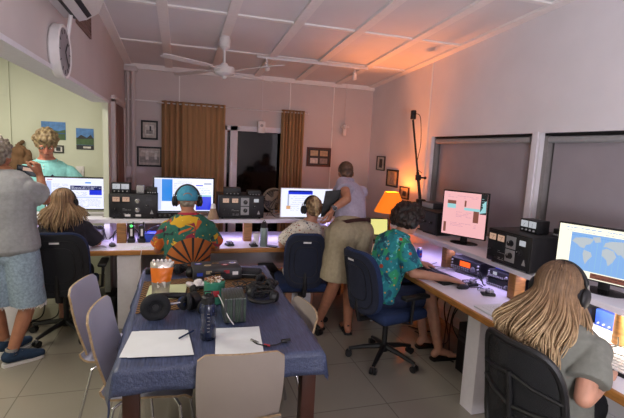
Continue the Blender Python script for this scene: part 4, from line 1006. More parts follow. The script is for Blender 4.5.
# ------------------------------------------------------------------ CHAIRS
def office_chair(label, loc, rz, fab='navy_fabric', edge='blue_fabric', bw=.44, bh=.52, bz0=.46, arms=True, tilt=.12, mesh=False, by=-.24):
    t = thing('office_chair', label, 'office chair', loc, rz, 'swivel office chairs')
    for k in range(5):
        a = k*2*PI/5+.3; d = Vector((math.cos(a), math.sin(a), 0))
        b = MB(); b.tube([d*.03+Vector((0, 0, .12)), d*.16+Vector((0, 0, .1)), d*.29+Vector((0, 0, .07))], [.024, .02, .014], 'black', 8); lg = b.build('leg', t)
        b = MB(); c = d*.29; s_ = Vector((-d.y, d.x, 0))
        for q in (-1, 1): b.cyl(c+s_*q*.006+Vector((0, 0, .028)), c+s_*q*.026+Vector((0, 0, .028)), .028, 'black', 14)
        b.cyl(c+Vector((0, 0, .03)), c+Vector((0, 0, .07)), .008, 'chrome'); b.build('caster', lg)
    b = MB(); b.cyl((0, 0, .08), (0, 0, .14), .032, 'black'); b.cyl((0, 0, .13), (0, 0, .38), .022, 'black'); b.build('gas_column', t)
    b = MB(); b.box((0, 0, .39), (.2, .22, .04), 'black', bev=.01); b.cyl((.08, .02, .39), (.22, .04, .385), .007, 'black'); b.build('mechanism', t)
    b = MB(); b.box((0, .01, .445), (.48, .46, .085), edge, bev=.035, seg=4); st = b.build('seat', t)
    b = MB(); b.box((0, .0, .405), (.42, .4, .02), 'black', bev=.008); b.build('seat_pan', t)
    b = MB(); b.tube([(0, -.08, .39), (0, by-.04, .4), (0, by-.07, .5), (0, by-.06, .62)], [.022, .022, .02, .018], 'black', 8); b.build('back_bracket', t)
    # backrest: superellipse outline, curved in both directions
    T = Matrix.Translation((0, by, bz0)) @ Matrix.Rotation(tilt, 4, 'X')
    def P(u, v, off): # u,v in [-1,1]
        wx = bw/2*(1-.12*max(0, v)**2) ; x = wx*u
        return T @ Vector((x, -.05+.06*u*u+.02*math.cos(v*1.5)+off, bh/2+bh/2*v))
    def disc(rr_, off, th, m, name, parent=None, n=4.2):
        b = MB(); g = []; N = 24
        k_ = b.mi(m)
        def ring(r, o):
            out = []
            for j in range(48):
                a = j*2*PI/48; c_, s_ = math.cos(a), math.sin(a)
                u = math.copysign(abs(c_)**(2/n), c_)*r; v = math.copysign(abs(s_)**(2/n), s_)*r
                out.append(b.bm.verts.new(P(u, v, o)))
            return out
        R_ = [ring(rr_*q, off-th/2) for q in (.25, .5, .75, .93)] + [ring(rr_, off-th*.2), ring(rr_, off+th*.2)] + [ring(rr_*q, off+th/2) for q in (.93, .75, .5, .25)]
        for i in range(len(R_)-1):
            for j in range(48):
                f = b.bm.faces.new((R_[i][j], R_[i][(j+1) % 48], R_[i+1][(j+1) % 48], R_[i+1][j])); f.material_index = k_; f.smooth = True
        b.bm.faces.new(R_[0][::-1]).material_index = k_; b.bm.faces.new(R_[-1]).material_index = k_
        return b.build(name, parent or t)
    if not mesh:
        disc(1.0, .015, .05, edge, 'back_cushion')
        bs = disc(.97, -.012, .02, fab, 'backrest')
        for q in (.78, .55):
            b = MB(); b.tube([P(math.copysign(abs(math.cos(a))**.5, math.cos(a))*q, math.copysign(abs(math.sin(a))**.5, math.sin(a))*q, -.024) for a in [j*2*PI/40 for j in range(40)]], .003, 'black', 6, True); b.build('shell_ridge', bs)
        b = MB(); q = P(-.0, .72, -.026); b.box(q, (.07, .004, .014), 'white_plastic', rot=(tilt, 0, 0)); b.build('brand_label', bs)
    else:
        b = MB()
        out = [P(math.copysign(abs(math.cos(a))**.45, math.cos(a)), math.copysign(abs(math.sin(a))**.45, math.sin(a)), 0) for a in [j*2*PI/48 for j in range(48)]]
        b.tube(out, .016, 'black', 8, True)
        b.tube([P(0, v, -.015) for v in (-1, -.5, 0, .5)], .012, 'black', 8)
        b.tube([P(u, .45-.2*abs(u), -.01) for u in (-1, -.5, 0, .5, 1)], .01, 'black', 8)
        b.tube([P(u, -.15+.1*abs(u), -.01) for u in (-1, -.5, 0, .5, 1)], .012, 'black', 8)
        b.build('back_frame', t)
        disc(.98, .0, .006, 'mesh_fabric', 'back_mesh', n=4.5)
    if arms:
        for s_ in (-1, 1):
            b = MB(); b.tube([(s_*.2, 0, .4), (s_*.29, 0, .42), (s_*.3, .0, .62)], .014, 'black', 8); b.box((s_*.3, .02, .635), (.07, .25, .03), 'black', bev=.012); b.build('armrest', t)
    return t
office_chair('blue-edged black office chair at left, under the long-haired headphone wearer', (-.95, 4.1, 0), 0.03, 'black_fabric', arms=True, bw=.47, bh=.54, bz0=.44)
office_chair('blue office chair with floral shirt sitter, behind the bending man', (1.12, 3.92, 0), -.14, 'navy_fabric', arms=False, bw=.38, bz0=.47)
office_chair('blue-backed black office chair with armrests under the curly haired man', (1.64, 3.10, 0), -1.34, 'navy_fabric', arms=True, bw=.42, bh=.52, bz0=.47, tilt=.2)
office_chair('black mesh office chair under the long-haired woman in front right', (1.70, 1.42, 0), -1.5, mesh=True, edge='black_fabric', bw=.41, bh=.52, bz0=.45, tilt=.14, arms=True, by=-.27)
cbp = aty(373, 212, 5.35)
office_chair('dark navy chair in the back corner behind the yellow laptop page', (2.12, 5.26, 0), PI, 'navy_fabric', 'navy_fabric', arms=False, bw=.46, bz0=.56)
# wooden chair of the man in the cap
t = thing('wooden_chair', 'brown wooden chair under the man in the tropical shirt', 'chair', (.06, 3.72, 0))
b = MB(); b.sheet([[(-.21+.42*i/8, -.22-.03*math.sin(PI*i/8), .5+.26*j/4) for j in range(5)] for i in range(9)], 'mid_wood', .02); b.build('backrest', t)
b = MB(); b.box((0, 0, .44), (.44, .42, .035), 'mid_wood', bev=.01); b.build('seat', t)
for sx in (-1, 1):
    for sy in (-1, 1): b = MB(); b.box((sx*.19, sy*.18, .212), (.04, .04, .424), 'mid_wood', bev=.004); b.build('leg', t)
    b = MB(); b.box((sx*.19, -.2, .5), (.035, .03, .16), 'mid_wood', bev=.004); b.build('back_post', t)
# bent plywood chairs at the table: local facing +y
def shell_chair(label, loc, rz, face='ply_face', zt=.86):
    t = thing('shell_chair', label, 'chair', loc, rz, 'grey moulded plywood chairs')
    W = .385
    def wd(v): return W/2*(.97+.03*math.sin(PI*min(1, max(0, v))))
    g = []
    for i in range(13):
        u = -1+i/6
        row = []
        for j in range(15):
            v = j/14; z = .475+(zt-.475)*v; y = -.19-.09*v**1.3-.02*math.sin(PI*v) - .03*(1-v)*0
            x = u*wd(v)*(1-.0*v)
            zz = z-(.03*abs(u)**12 if v > .8 else 0)*(v-.8)/.2
            row.append((x, y+.025*u*u, zz))
        g.append(row)
    b = MB(); b.sheet(g, face, .012, 'ply_edge'); b.build('backrest', t)
    g = []
    for i in range(13):
        u = -1+i/6; row = []
        for j in range(15):
            v = j/14
            if v < .25: a = v/.25*PI/2; y = -.19+.06*(1-math.cos(a)) ; z = .475-.045*math.sin(a)
            else: y = -.13+.37*(v-.25)/.75; z = .43+.008*math.sin((v-.25)*4)-(0 if v < .9 else .02*(v-.9)/.1)
            row.append((u*W/2*(1-(.12*abs(u)**5 if v > .9 else 0)), y, z+.012*u*u))
        g.append(row)
    b = MB(); b.sheet(g, face, .012, 'ply_edge'); b.build('seat', t)
    for s_ in (-1, 1):
        b = MB(); b.tube([(s_*.12, .14, .41), (s_*.17, .18, .38), (s_*.2, .22, .02), (s_*.2, .22, .0)], .009, 'chrome', 10); b.build('leg', t)
        b = MB(); b.tube([(s_*.12, -.08, .41), (s_*.17, -.14, .38), (s_*.2, -.22, .02), (s_*.2, -.22, .0)], .009, 'chrome', 10); b.build('leg', t)
    b = MB(); b.tube([(-.12, .14, .41), (.12, .14, .41)], .008, 'chrome', 8); b.tube([(-.12, -.08, .41), (.12, -.08, .41)], .008, 'chrome', 8); b.build('underframe', t)
    return t
FX = -PI/2
def place_back(cx, cy, rz, off=-.25): # backrest centre -> chair origin
    return (cx-off*-math.sin(rz), cy-off*math.cos(rz), 0)
shell_chair('grey moulded chair at left of table, the farther one', place_back(-.56, 2.82, FX-.2), FX-.2)
shell_chair('grey moulded chair at left of table, the nearer one', place_back(-.40, 2.38, FX-.12), FX-.12)
shell_chair('warm grey moulded chair in front with its back to the viewer', place_back(.26, 1.77, -.06), -.06, 'ply_face2', .83)
shell_chair('pale moulded chair tucked in at the right side of the table', place_back(.755, 2.5, PI/2+.12), PI/2+.12, 'ply_face2', .755)

# ------------------------------------------------------------------ TABLE
TX0, TX1, TY0, TY1, TZ = -.26, .67, 1.87, 3.44, .745
t = thing('dining_table', 'dark wooden table in front under a blue cloth', 'table', ((TX0+TX1)/2, (TY0+TY1)/2, 0))
b = MB(); b.box(((TX0+TX1)/2, (TY0+TY1)/2, TZ-.016), (TX1-TX0-.02, TY1-TY0-.02, .03), 'dark_wood', bev=.003); b.build('tabletop', t, True)
b = MB()
for yy in (TY0+.06, TY1-.06): b.box(((TX0+TX1)/2, yy, TZ-.075), (TX1-TX0-.12, .022, .085), 'dark_wood')
for xx in (TX0+.06, TX1-.06): b.box((xx, (TY0+TY1)/2, TZ-.075), (.022, TY1-TY0-.12, .085), 'dark_wood')
b.build('apron', t, True)
for xx in (TX0+.06, TX1-.06):
    for yy in (TY0+.06, TY1-.06): b = MB(); b.box((xx, yy, (TZ-.03)/2), (.07, .07, TZ-.03), 'dark_wood', bev=.004); b.build('leg', t, True)
# cloth
g = []; NX, NY = 60, 84
ov = .075
def cl(p, lo, hi, o, seed, k2):
    """flattened coordinate -> position and drop"""
    if p < lo: return lo, lo-p
    if p > hi: return hi, p-hi
    return p, 0
for i in range(NX+1):
    row = []
    for j in range(NY+1):
        y = TY0-.11+(TY1-TY0+.24)*j/NY
        lo_over = .17+.04*math.sin(y*5); 
        x = TX0-lo_over+(TX1-TX0+lo_over+.12)*i/NX
        px_, dx = cl(x, TX0, TX1, 0, 0, 0); py_, dy = cl(y, TY0, TY1, 0, 0, 0)
        d = max(dx, dy) + .35*min(dx, dy)
        sx = -1 if x < TX0 else (1 if x > TX1 else 0); sy = -1 if y < TY0 else (1 if y > TY1 else 0)
        fl = .22 if sx < 0 else .12
        X_ = px_+sx*(dx*fl*(1+.6*math.sin(y*17+x*3))+.006*(dx > 0)); Y_ = py_+sy*(dy*.12*(1+.5*math.sin(x*21))+.006*(dy > 0))
        z = TZ+.004-d*.97 + (.0016*noise.noise(Vector((x*7, y*7, 0)))+.0016 if d == 0 else 0)
        if dx > 0: Y_ += .012*math.sin(y*22)*min(1, dx*8)
        if dy > 0: X_ += .01*math.sin(x*24)*min(1, dy*8)
        row.append((X_, Y_, z))
    g.append(row)
b = MB(); b.sheet(g, 'cloth', .0015); b.build('tablecloth', None, True, sharp=False, label='blue streaked vinyl cloth draped over the front table', cat='tablecloth')
TT = TZ+.0075

# ------------------------------------------------------------------ THINGS ON THE TABLE
def on(px, py): p = atz(px, py, TT); return p
b = MB(); g = []
for i in range(25):
    row = []
    for j in range(31):
        u, v = i/24, j/30; x = -.235+.40*u; y = 2.50+.60*v+.05*u
        row.append((x, y, TT+.004+.0025*math.sin(x*40)*math.sin(y*35)))
    g.append(row)
b.sheet(g, 'woven', .004); b.build('woven_placemat', None, True, label='brown woven placemat on left of the blue cloth under the headphones', cat='placemat', group='woven placemats')
b = MB(); b.sheet([[(.24+.38*u/12, 2.74+.45*v/12+.04*u/12, TT+.004+.002*math.sin(u*1.1)*math.sin(v)) for v in range(13)] for u in range(13)], 'woven', .004)
b.build('woven_placemat', None, True, label='brown woven placemat on right, under the green tin and books', cat='placemat', group='woven placemats')
# papers (stacks of a few sheets)
def sheet_paper(cs, z, m='paper', curl=.006, sd=0):
    a, b_, c, d = [Vector((q[0], q[1], z)) for q in cs]; g = []
    for i in range(11):
        u = i/10; row = []
        for j in range(11):
            v = j/10; p = (a*(1-u)+b_*u)*(1-v)+(d*(1-u)+c*u)*v
            p.z += curl*(.5+.5*noise.noise(Vector((p.x*9+sd, p.y*9, sd))))*1.0
            row.append(p)
        g.append(row)
    b = MB(); b.sheet(g, m, .0006); return b
def quad(pts): return [on(*p) for p in pts]
ql = quad(((119, 358), (194, 355), (185, 330), (132, 332)))
sheet_paper(ql, TT+.001, curl=.003).build('paper_sheet', None, True, label='white paper sheet on blue cloth, left side with a pen on it', cat='paper', group='loose papers on the table')
q2 = quad(((127, 359), (194, 356), (188, 331), (139, 332)))
sheet_paper(q2, TT+.005, curl=.002, sd=3).build('paper_sheet', None, True, label='top white paper on the left pile beside the pen', cat='paper', group='loose papers on the table')
q3 = quad(((215, 357), (264, 354), (259, 327), (216, 329)))
sheet_paper(q3, TT+.001, curl=.005, sd=5).build('paper_sheet', None, True, label='white crinkled paper behind the front chair, right of water bottle', cat='paper', group='loose papers on the table')
q4 = [Vector((-.20, 2.70, 0)), Vector((.03, 2.70, 0)), Vector((.05, 2.98, 0)), Vector((-.19, 2.98, 0))]
sheet_paper(q4, TT+.009, 'green_paper', .003, 7).build('paper_sheet', None, True, label='pale green paper on the woven mat beneath the crisp packet', cat='paper', group='loose papers on the table')
# pen
a_, c_ = on(179, 341), on(196, 332)
t = thing('pen', 'blue pen lying on the left papers', 'pen', (a_.x, a_.y, TT+.009))
b = MB(); dd = Vector((c_.x-a_.x, c_.y-a_.y, 0)); b.cyl((0, 0, .005), dd*.85+Vector((0, 0, .006)), .0045, 'blue_fabric', 10); b.build('barrel', t)
b = MB(); b.cone(dd*.85+Vector((0, 0, .006)), dd+Vector((0, 0, .005)), .004, .001, 'steel'); b.build('tip', t)
# water bottle
p = on(208, 341)
M['bottle_blue'] = mat('navy_translucent_plastic', '18203a', .25, var=.1, coat=.4)
t = thing('water_bottle', 'dark navy water bottle standing between papers on the table', 'bottle', (p.x, p.y+.03, TT))
b = MB(); b.lathe([(.033, 0), (.037, .006), (.037, .06), (.033, .075), (.033, .1), (.037, .115), (.037, .17), (.03, .185)], 'bottle_blue', seg=32); b.build('body', t)
b = MB(); b.lathe([(.031, .184), (.032, .188), (.032, .215), (.026, .222), (.012, .226), (.012, .232), (0, .232)], 'black', seg=28, caps=False); cp = b.build('cap', t)
b = MB(); b.tube([(-.022, 0, .22), (-.018, 0, .243), (.018, 0, .243), (.022, 0, .22)], .004, 'black'); b.build('carry_loop', cp)
b = MB()
for k in range(6): b.box((.0, -.0375, .05+k*.018), (.012, .001, .002), 'grey_plastic')
b.build('scale_marks', t)
# books / disc cases
p = on(236, 327)
t = None
z = TT
M['case_green'] = mat('disc_case_edges', '35443a', .3, var=.5, scale=120, stretch=(.2, .2, 8)); M['case_clear'] = mat('clear_case', '3a423c', .3, var=.3, scale=20)
cx, cy = .29, 2.36
for k in range(8):
    t = thing('disc_case', ['green-grey disc case at the left end of the standing row', 'disc case, second from left in the standing row', 'disc case, third from left of the standing row', 'disc case, fourth from left in the standing row', 'disc case, fifth from left in standing row', 'disc case, sixth from left in standing row', 'disc case, seventh from left in the standing row', 'disc case at the right end of the standing row'][k], 'disc case', (cx-.052+k*.0148, cy+.0, TT+.005), .0, 'row of disc cases')
    b = MB(); b.box((0, .0, .07), (.0135, .19, .135), 'case_clear', bev=.001); b.build('case', t)
    b = MB(); b.box((0, -.0955, .07), (.009, .002, .125), 'case_green' if k % 3 else 'dark_grey'); b.build('spine_label', t)
# white cable tie over
cable('white cable leaning from placemat onto disc cases', [on(217, 300)+Vector((0, 0, .04)), (.22, 2.36, TT+.11), (.25, 2.255, TT+.05), (.28, 2.23, TT+.01)], .003, 'white_plastic')
# green tin
p = Vector((.205, 2.62, TT+.005))
M['tin_green'] = mat('green_enamel', '3f8a72', .4, var=.08)
t = thing('nut_tin', 'round green tin with red label and nuts on top', 'tin', p); t.scale = (1.2, 1.2, 1.25)
b = MB(); b.lathe([(.05, 0), (.052, .004), (.052, .098), (.054, .103), (.05, .105)], 'tin_green', seg=32); b.build('body', t)
b = MB(); b.lathe([(.0526, .03), (.0528, .05), (.0526, .07)], 'tin_green', seg=32, caps=False); b.box((.0, -.0535, .055), (.04, .003, .03), 'red', bev=.001); b.build('label', t, label='red label patch')
b = MB()
for k in range(90):
    a = rr.uniform(0, 6.28); r_ = .046*math.sqrt(rr.random()); b.ell((r_*math.cos(a), r_*math.sin(a), .104+rr.uniform(0, .012)), (.006, .009, .005), ['ply_edge', 'mid_wood', 'pic_white'][k % 3], rot=(0, rr.uniform(-1, 1), rr.uniform(0, 3)), seg=7, rings=5)
nt_ = b.build('nuts', None, False, label='heap of mixed nuts filling the green tin', cat='nuts', kind='stuff'); nt_.location = p; nt_.scale = (1.2, 1.2, 1.25)
# crisp packet
M['orange_bag'] = mat('orange_foil', 'd8701c', .35, var=.12); M['silver_bag'] = mat('silver_foil', 'b8b2aa', .25, .5, var=.3, scale=14, bump=.6, bscale=30)
p = on(161, 296); t = thing('crisp_packet', 'orange and silver snack packet standing on pale green paper', 'packet', (-.115, 2.80, TT+.014))
t.scale = (1, 1, 1.3)
def bag(mb, z0, z1, m, w=.062, d=.035):
    g = []
    rings = []
    for i in range(9):
        v = z0+(z1-z0)*i/8; q = v/.16; dep = d*math.sin(PI*min(1, .22+q*.78))**.6+.004; ww = w*(1-.15*math.cos(q*3))
        rings.append([mb.bm.verts.new(Vector((ww*math.cos(a)+.3*(v)*.25, dep*math.sin(a)+.006*noise.noise(Vector((a*2, v*40, 0))), v))) for a in [j*2*PI/28 for j in range(28)]])
    k = mb.mi(m)
    for i in range(8):
        for j in range(28):
            f = mb.bm.faces.new((rings[i][j], rings[i][(j+1) % 28], rings[i+1][(j+1) % 28], rings[i+1][j])); f.material_index = k; f.smooth = True
    for R_ in (rings[0], rings[-1]): mb.bm.faces.new(R_).material_index = k
b = MB(); bag(b, 0, .06, 'silver_bag'); bag(b, .0602, .13, 'orange_bag'); bag(b, .1302, .158, 'silver_bag'); b.build('pouch', t)
b = MB()
for k in range(5): b.ell((-.04+k*.024, 0, .162), (.01, .008, .008), 'white_plastic', seg=10, rings=6)
b.build('crimped_top', t)
b = MB(); b.box((.006, -.036, .05), (.05, .003, .03), 'white_plastic', bev=.001, rot=(.1, 0, 0)); b.build('label', t)
# headphones lying on the table (big black at left)
def arc_pts(r, n, a0, a1): return [(r*math.cos(a0+(a1-a0)*k/n), r*math.sin(a0+(a1-a0)*k/n)) for k in range(n+1)]
def flat_headphones(label, loc, rz, m='black', s=1.0, tilt=0, grp='headphones lying on the table'):
    t = thing('headphones', label, 'headphones', loc, rz, grp)
    R_ = Matrix.Rotation(tilt, 4, 'X')
    b = MB(); b.tube([R_ @ Vector((x*s, y*s, .03)) for x, y in arc_pts(.085, 24, 0, PI)], [.006*s if k in (0, 24) else .011*s for k in range(25)], m, 10); b.build('headband', t)
    b = MB(); b.tube([R_ @ Vector((x*s, y*s, .03)) for x, y in arc_pts(.076, 16, .5, PI-.5)], .012*s, 'black_fabric', 10); b.build('band_pad', t)
    for q in (-1, 1):
        b = MB(); c = Vector((q*.075*s, -.02*s, .045)); b.cone(R_ @ (c+Vector((q*.022*s, 0, 0))), R_ @ c, .034*s, .043*s, m, 24); b.ell(R_ @ (c+Vector((q*.02*s, 0, 0))), (.012*s, .033*s, .033*s), m); cu = b.build('ear_cup', t)
        b = MB(); b.tube([R_ @ (c+Vector((-q*.008*s, .032*s*math.cos(a), .032*s*math.sin(a)))) for a in [k*2*PI/24 for k in range(24)]], .012*s, 'black_fabric', 10, True); b.build('ear_pad', cu)
    return t
# large round cup facing viewer at left
t = thing('headphones', 'large black headphones with a big round cup on left of the mat', 'headphones', (-.075, 2.42, TT+.006), .1, 'headphones lying on the table')
t.scale = (1.12, 1.12, 1.12)
b = MB(); b.tube([(-.045+.052*math.cos(a), -.01, .055+.05*math.sin(a)) for a in [k*2*PI/28 for k in range(28)]], .02, 'black_fabric', 12, True); b.cyl((-.045, .0, .055), (-.045, .04, .055), .05, 'black', 28); b.cyl((-.045, -.012, .055), (-.045, .0, .055), .045, 'black_fabric', 28); e1 = b.build('ear_cup', t)
b = MB(); b.cyl((-.045, -.018, .055), (-.045, -.012, .055), .015, 'panel_black'); b.build('driver_mark', e1)
b = MB(); b.cyl((.125, .06, .04), (.16, .09, .045), .042, 'black', 24); b.tube([(.12+.0*math.cos(a), .055+.034*math.cos(a), .045+.034*math.sin(a)) for a in [k*2*PI/20 for k in range(20)]], .012, 'black_fabric', 10, True); b.build('ear_cup', t)
b = MB(); b.tube([(-.045, .03, .1), (-.01, .07, .085), (.05, .1, .07), (.11, .1, .065), (.15, .08, .06)], [.008, .014, .016, .014, .008], 'black', 10); b.build('headband', t)
b = MB(); b.tube([(.0, -.0, .06), (.06, .035, .05), (.11, .05, .05)], .006, 'chrome', 8); b.build('band_slider', t)
t = flat_headphones('blue and black headset crossing the near edge of the woven mat', (.09, 2.47, TT+.004), -.7, 'blue_fabric', .95)
flat_headphones('black headphones in the left heap at the far end of table', (-.08, 3.22, TT), .6, 'black', .9)
flat_headphones('black headphones right side of the heap at far table end', (.05, 3.2, TT), -.9, 'black', .9)
flat_headphones('small dark earphones behind the green tin', (.13, 2.76, TT+.006), .3, 'black', .7)
# right cluster of black headphones and cables
flat_headphones('black headphones on top of cable pile at the right of table', (.50, 2.73, TT+.002), .35, 'black', .95)
flat_headphones('black headphones at the near side of right cable pile', (.49, 2.56, TT+.001), 2.6, 'black', .95)
flat_headphones('black headphones at the far side of right cable pile', (.58, 2.86, TT+.001), -1.2, 'black', .85)
for c_, n_, lab in (((.54, 2.76), 3, 'coil of black cable at the far side of right headphone pile'), ((.1, 3.3), 2, 'coil of black cable leaning by stickered case'), ((.5, 2.66), 4, 'coil of black cable in the right headphone pile'), ((-.02, 3.28), 3, 'coil of black cable in the far left heap'), ((.42, 2.8), 2, 'coil of black cable beside placemat')):
    for k in range(n_):
        ph = rr.uniform(0, 6); pts = []
        for q in range(10):
            a = ph+q*1.25; r_ = .06+.03*math.sin(q*1.7+k); pts.append((c_[0]+r_*math.cos(a), c_[1]+r_*math.sin(a)*.8, TT+.007+.05*abs(math.sin(q*.9+k))))
        cable(lab, pts, .004, group='black cable coils on the table')
# cable with connectors in front
a_ = on(251, 341); m_ = on(266, 347); c_ = on(284, 343)
t = thing('audio_adapter', 'short black adapter cable with metal plug at front of the table', 'cable', (m_.x, m_.y, TT))
L = lambda v, z=.006: Vector((v.x-m_.x, v.y-m_.y, z))
b = MB(); b.tube([L(a_), L(on(257, 345)), L(m_), L(on(276, 346)), L(c_)], .0035, 'black', 8); b.build('lead', t)
b = MB(); b.cyl(L(a_), L(on(258, 344)), .007, 'chrome', 12); b.build('metal_plug', t)
b = MB(); b.cyl(L(on(264, 346)), L(on(270, 347)), .006, 'red', 12); b.build('red_sleeve', t)
b = MB(); b.box(L(c_, .01), (.03, .02, .016), 'black', bev=.004); b.cyl(L(c_, .012), L(on(290, 342), .012), .008, 'black'); b.build('end_plug', t)
# sticker covered case, dark case, tissue
t = thing('stickered_case', 'grey case covered in stickers at the far end of the table', 'case', (.255, 3.15, TT+.006), .05)
b = MB(); b.box((0, 0, .045), (.34, .22, .09), 'dark_grey', bev=.012); b.build('body', t)
stk = (('blue', 'white_plastic'), ('pic_sand', 'mid_wood'), ('brass', 'black'), ('red', 'white_plastic'), ('white_plastic', 'blue'))
for k, (m1, m2) in enumerate(stk):
    b = MB(); x = -.125+k*.062
    T_ = Matrix.Translation((x, .03-.05*(k % 2), .0905)); b.prism([(.026*math.cos(a), .02*math.sin(a)) for a in [j*2*PI/20 for j in range(20)]], 0, .001, m1, rot=T_); b.prism([(.015*math.cos(a), .009*math.sin(a)) for a in [j*2*PI/20 for j in range(20)]], .001, .0018, m2, rot=T_)
    b.build('sticker', t); b = MB()
    b.prism([(-.02, -.012), (.02, -.012), (.02, .012), (-.02, .012)], 0, .001, m1, rot=Matrix.Translation((x, -.1105, .05+.012*(k % 2))) @ XZ)
    b.build('sticker', t)
b = MB(); b.tube([(-.05, -.11, .06), (-.05, -.135, .06), (.05, -.135, .06), (.05, -.11, .06)], .006, 'black'); b.build('handle', t)
t = thing('zip_case', 'black zipped pouch beside the stickered case', 'case', (.5, 3.12, TT), -.3); b = MB(); b.box((0, 0, .03), (.17, .12, .06), 'black_fabric', bev=.02, seg=4); b.build('pouch', t); b = MB(); b.tube([(-.07, -.061, .035), (.07, -.061, .035)], .002, 'steel'); b.build('zip', t)
b = MB()
for k in range(9): b.ell((.11+rr.uniform(-.05, .05), 2.9+rr.uniform(-.05, .05), TT+.02+rr.uniform(0, .03)), (rr.uniform(.02, .04), rr.uniform(.015, .03), rr.uniform(.01, .02)), 'white_cloth', rot=(rr.uniform(-1, 1), rr.uniform(-1, 1), 0))
remesh(b, 'tissue', .004, None, 1, fold=.004, fscale=60, label='crumpled white tissue behind the green tin', cat='tissue')
for k in range(5):
    pass
b = MB(); b.box((-.2, 3.3, TT+.02), (.08, .05, .04), 'black', bev=.006); b.build('plug_box', None, True, label='small black plug box at far left corner of table', cat='adapter')

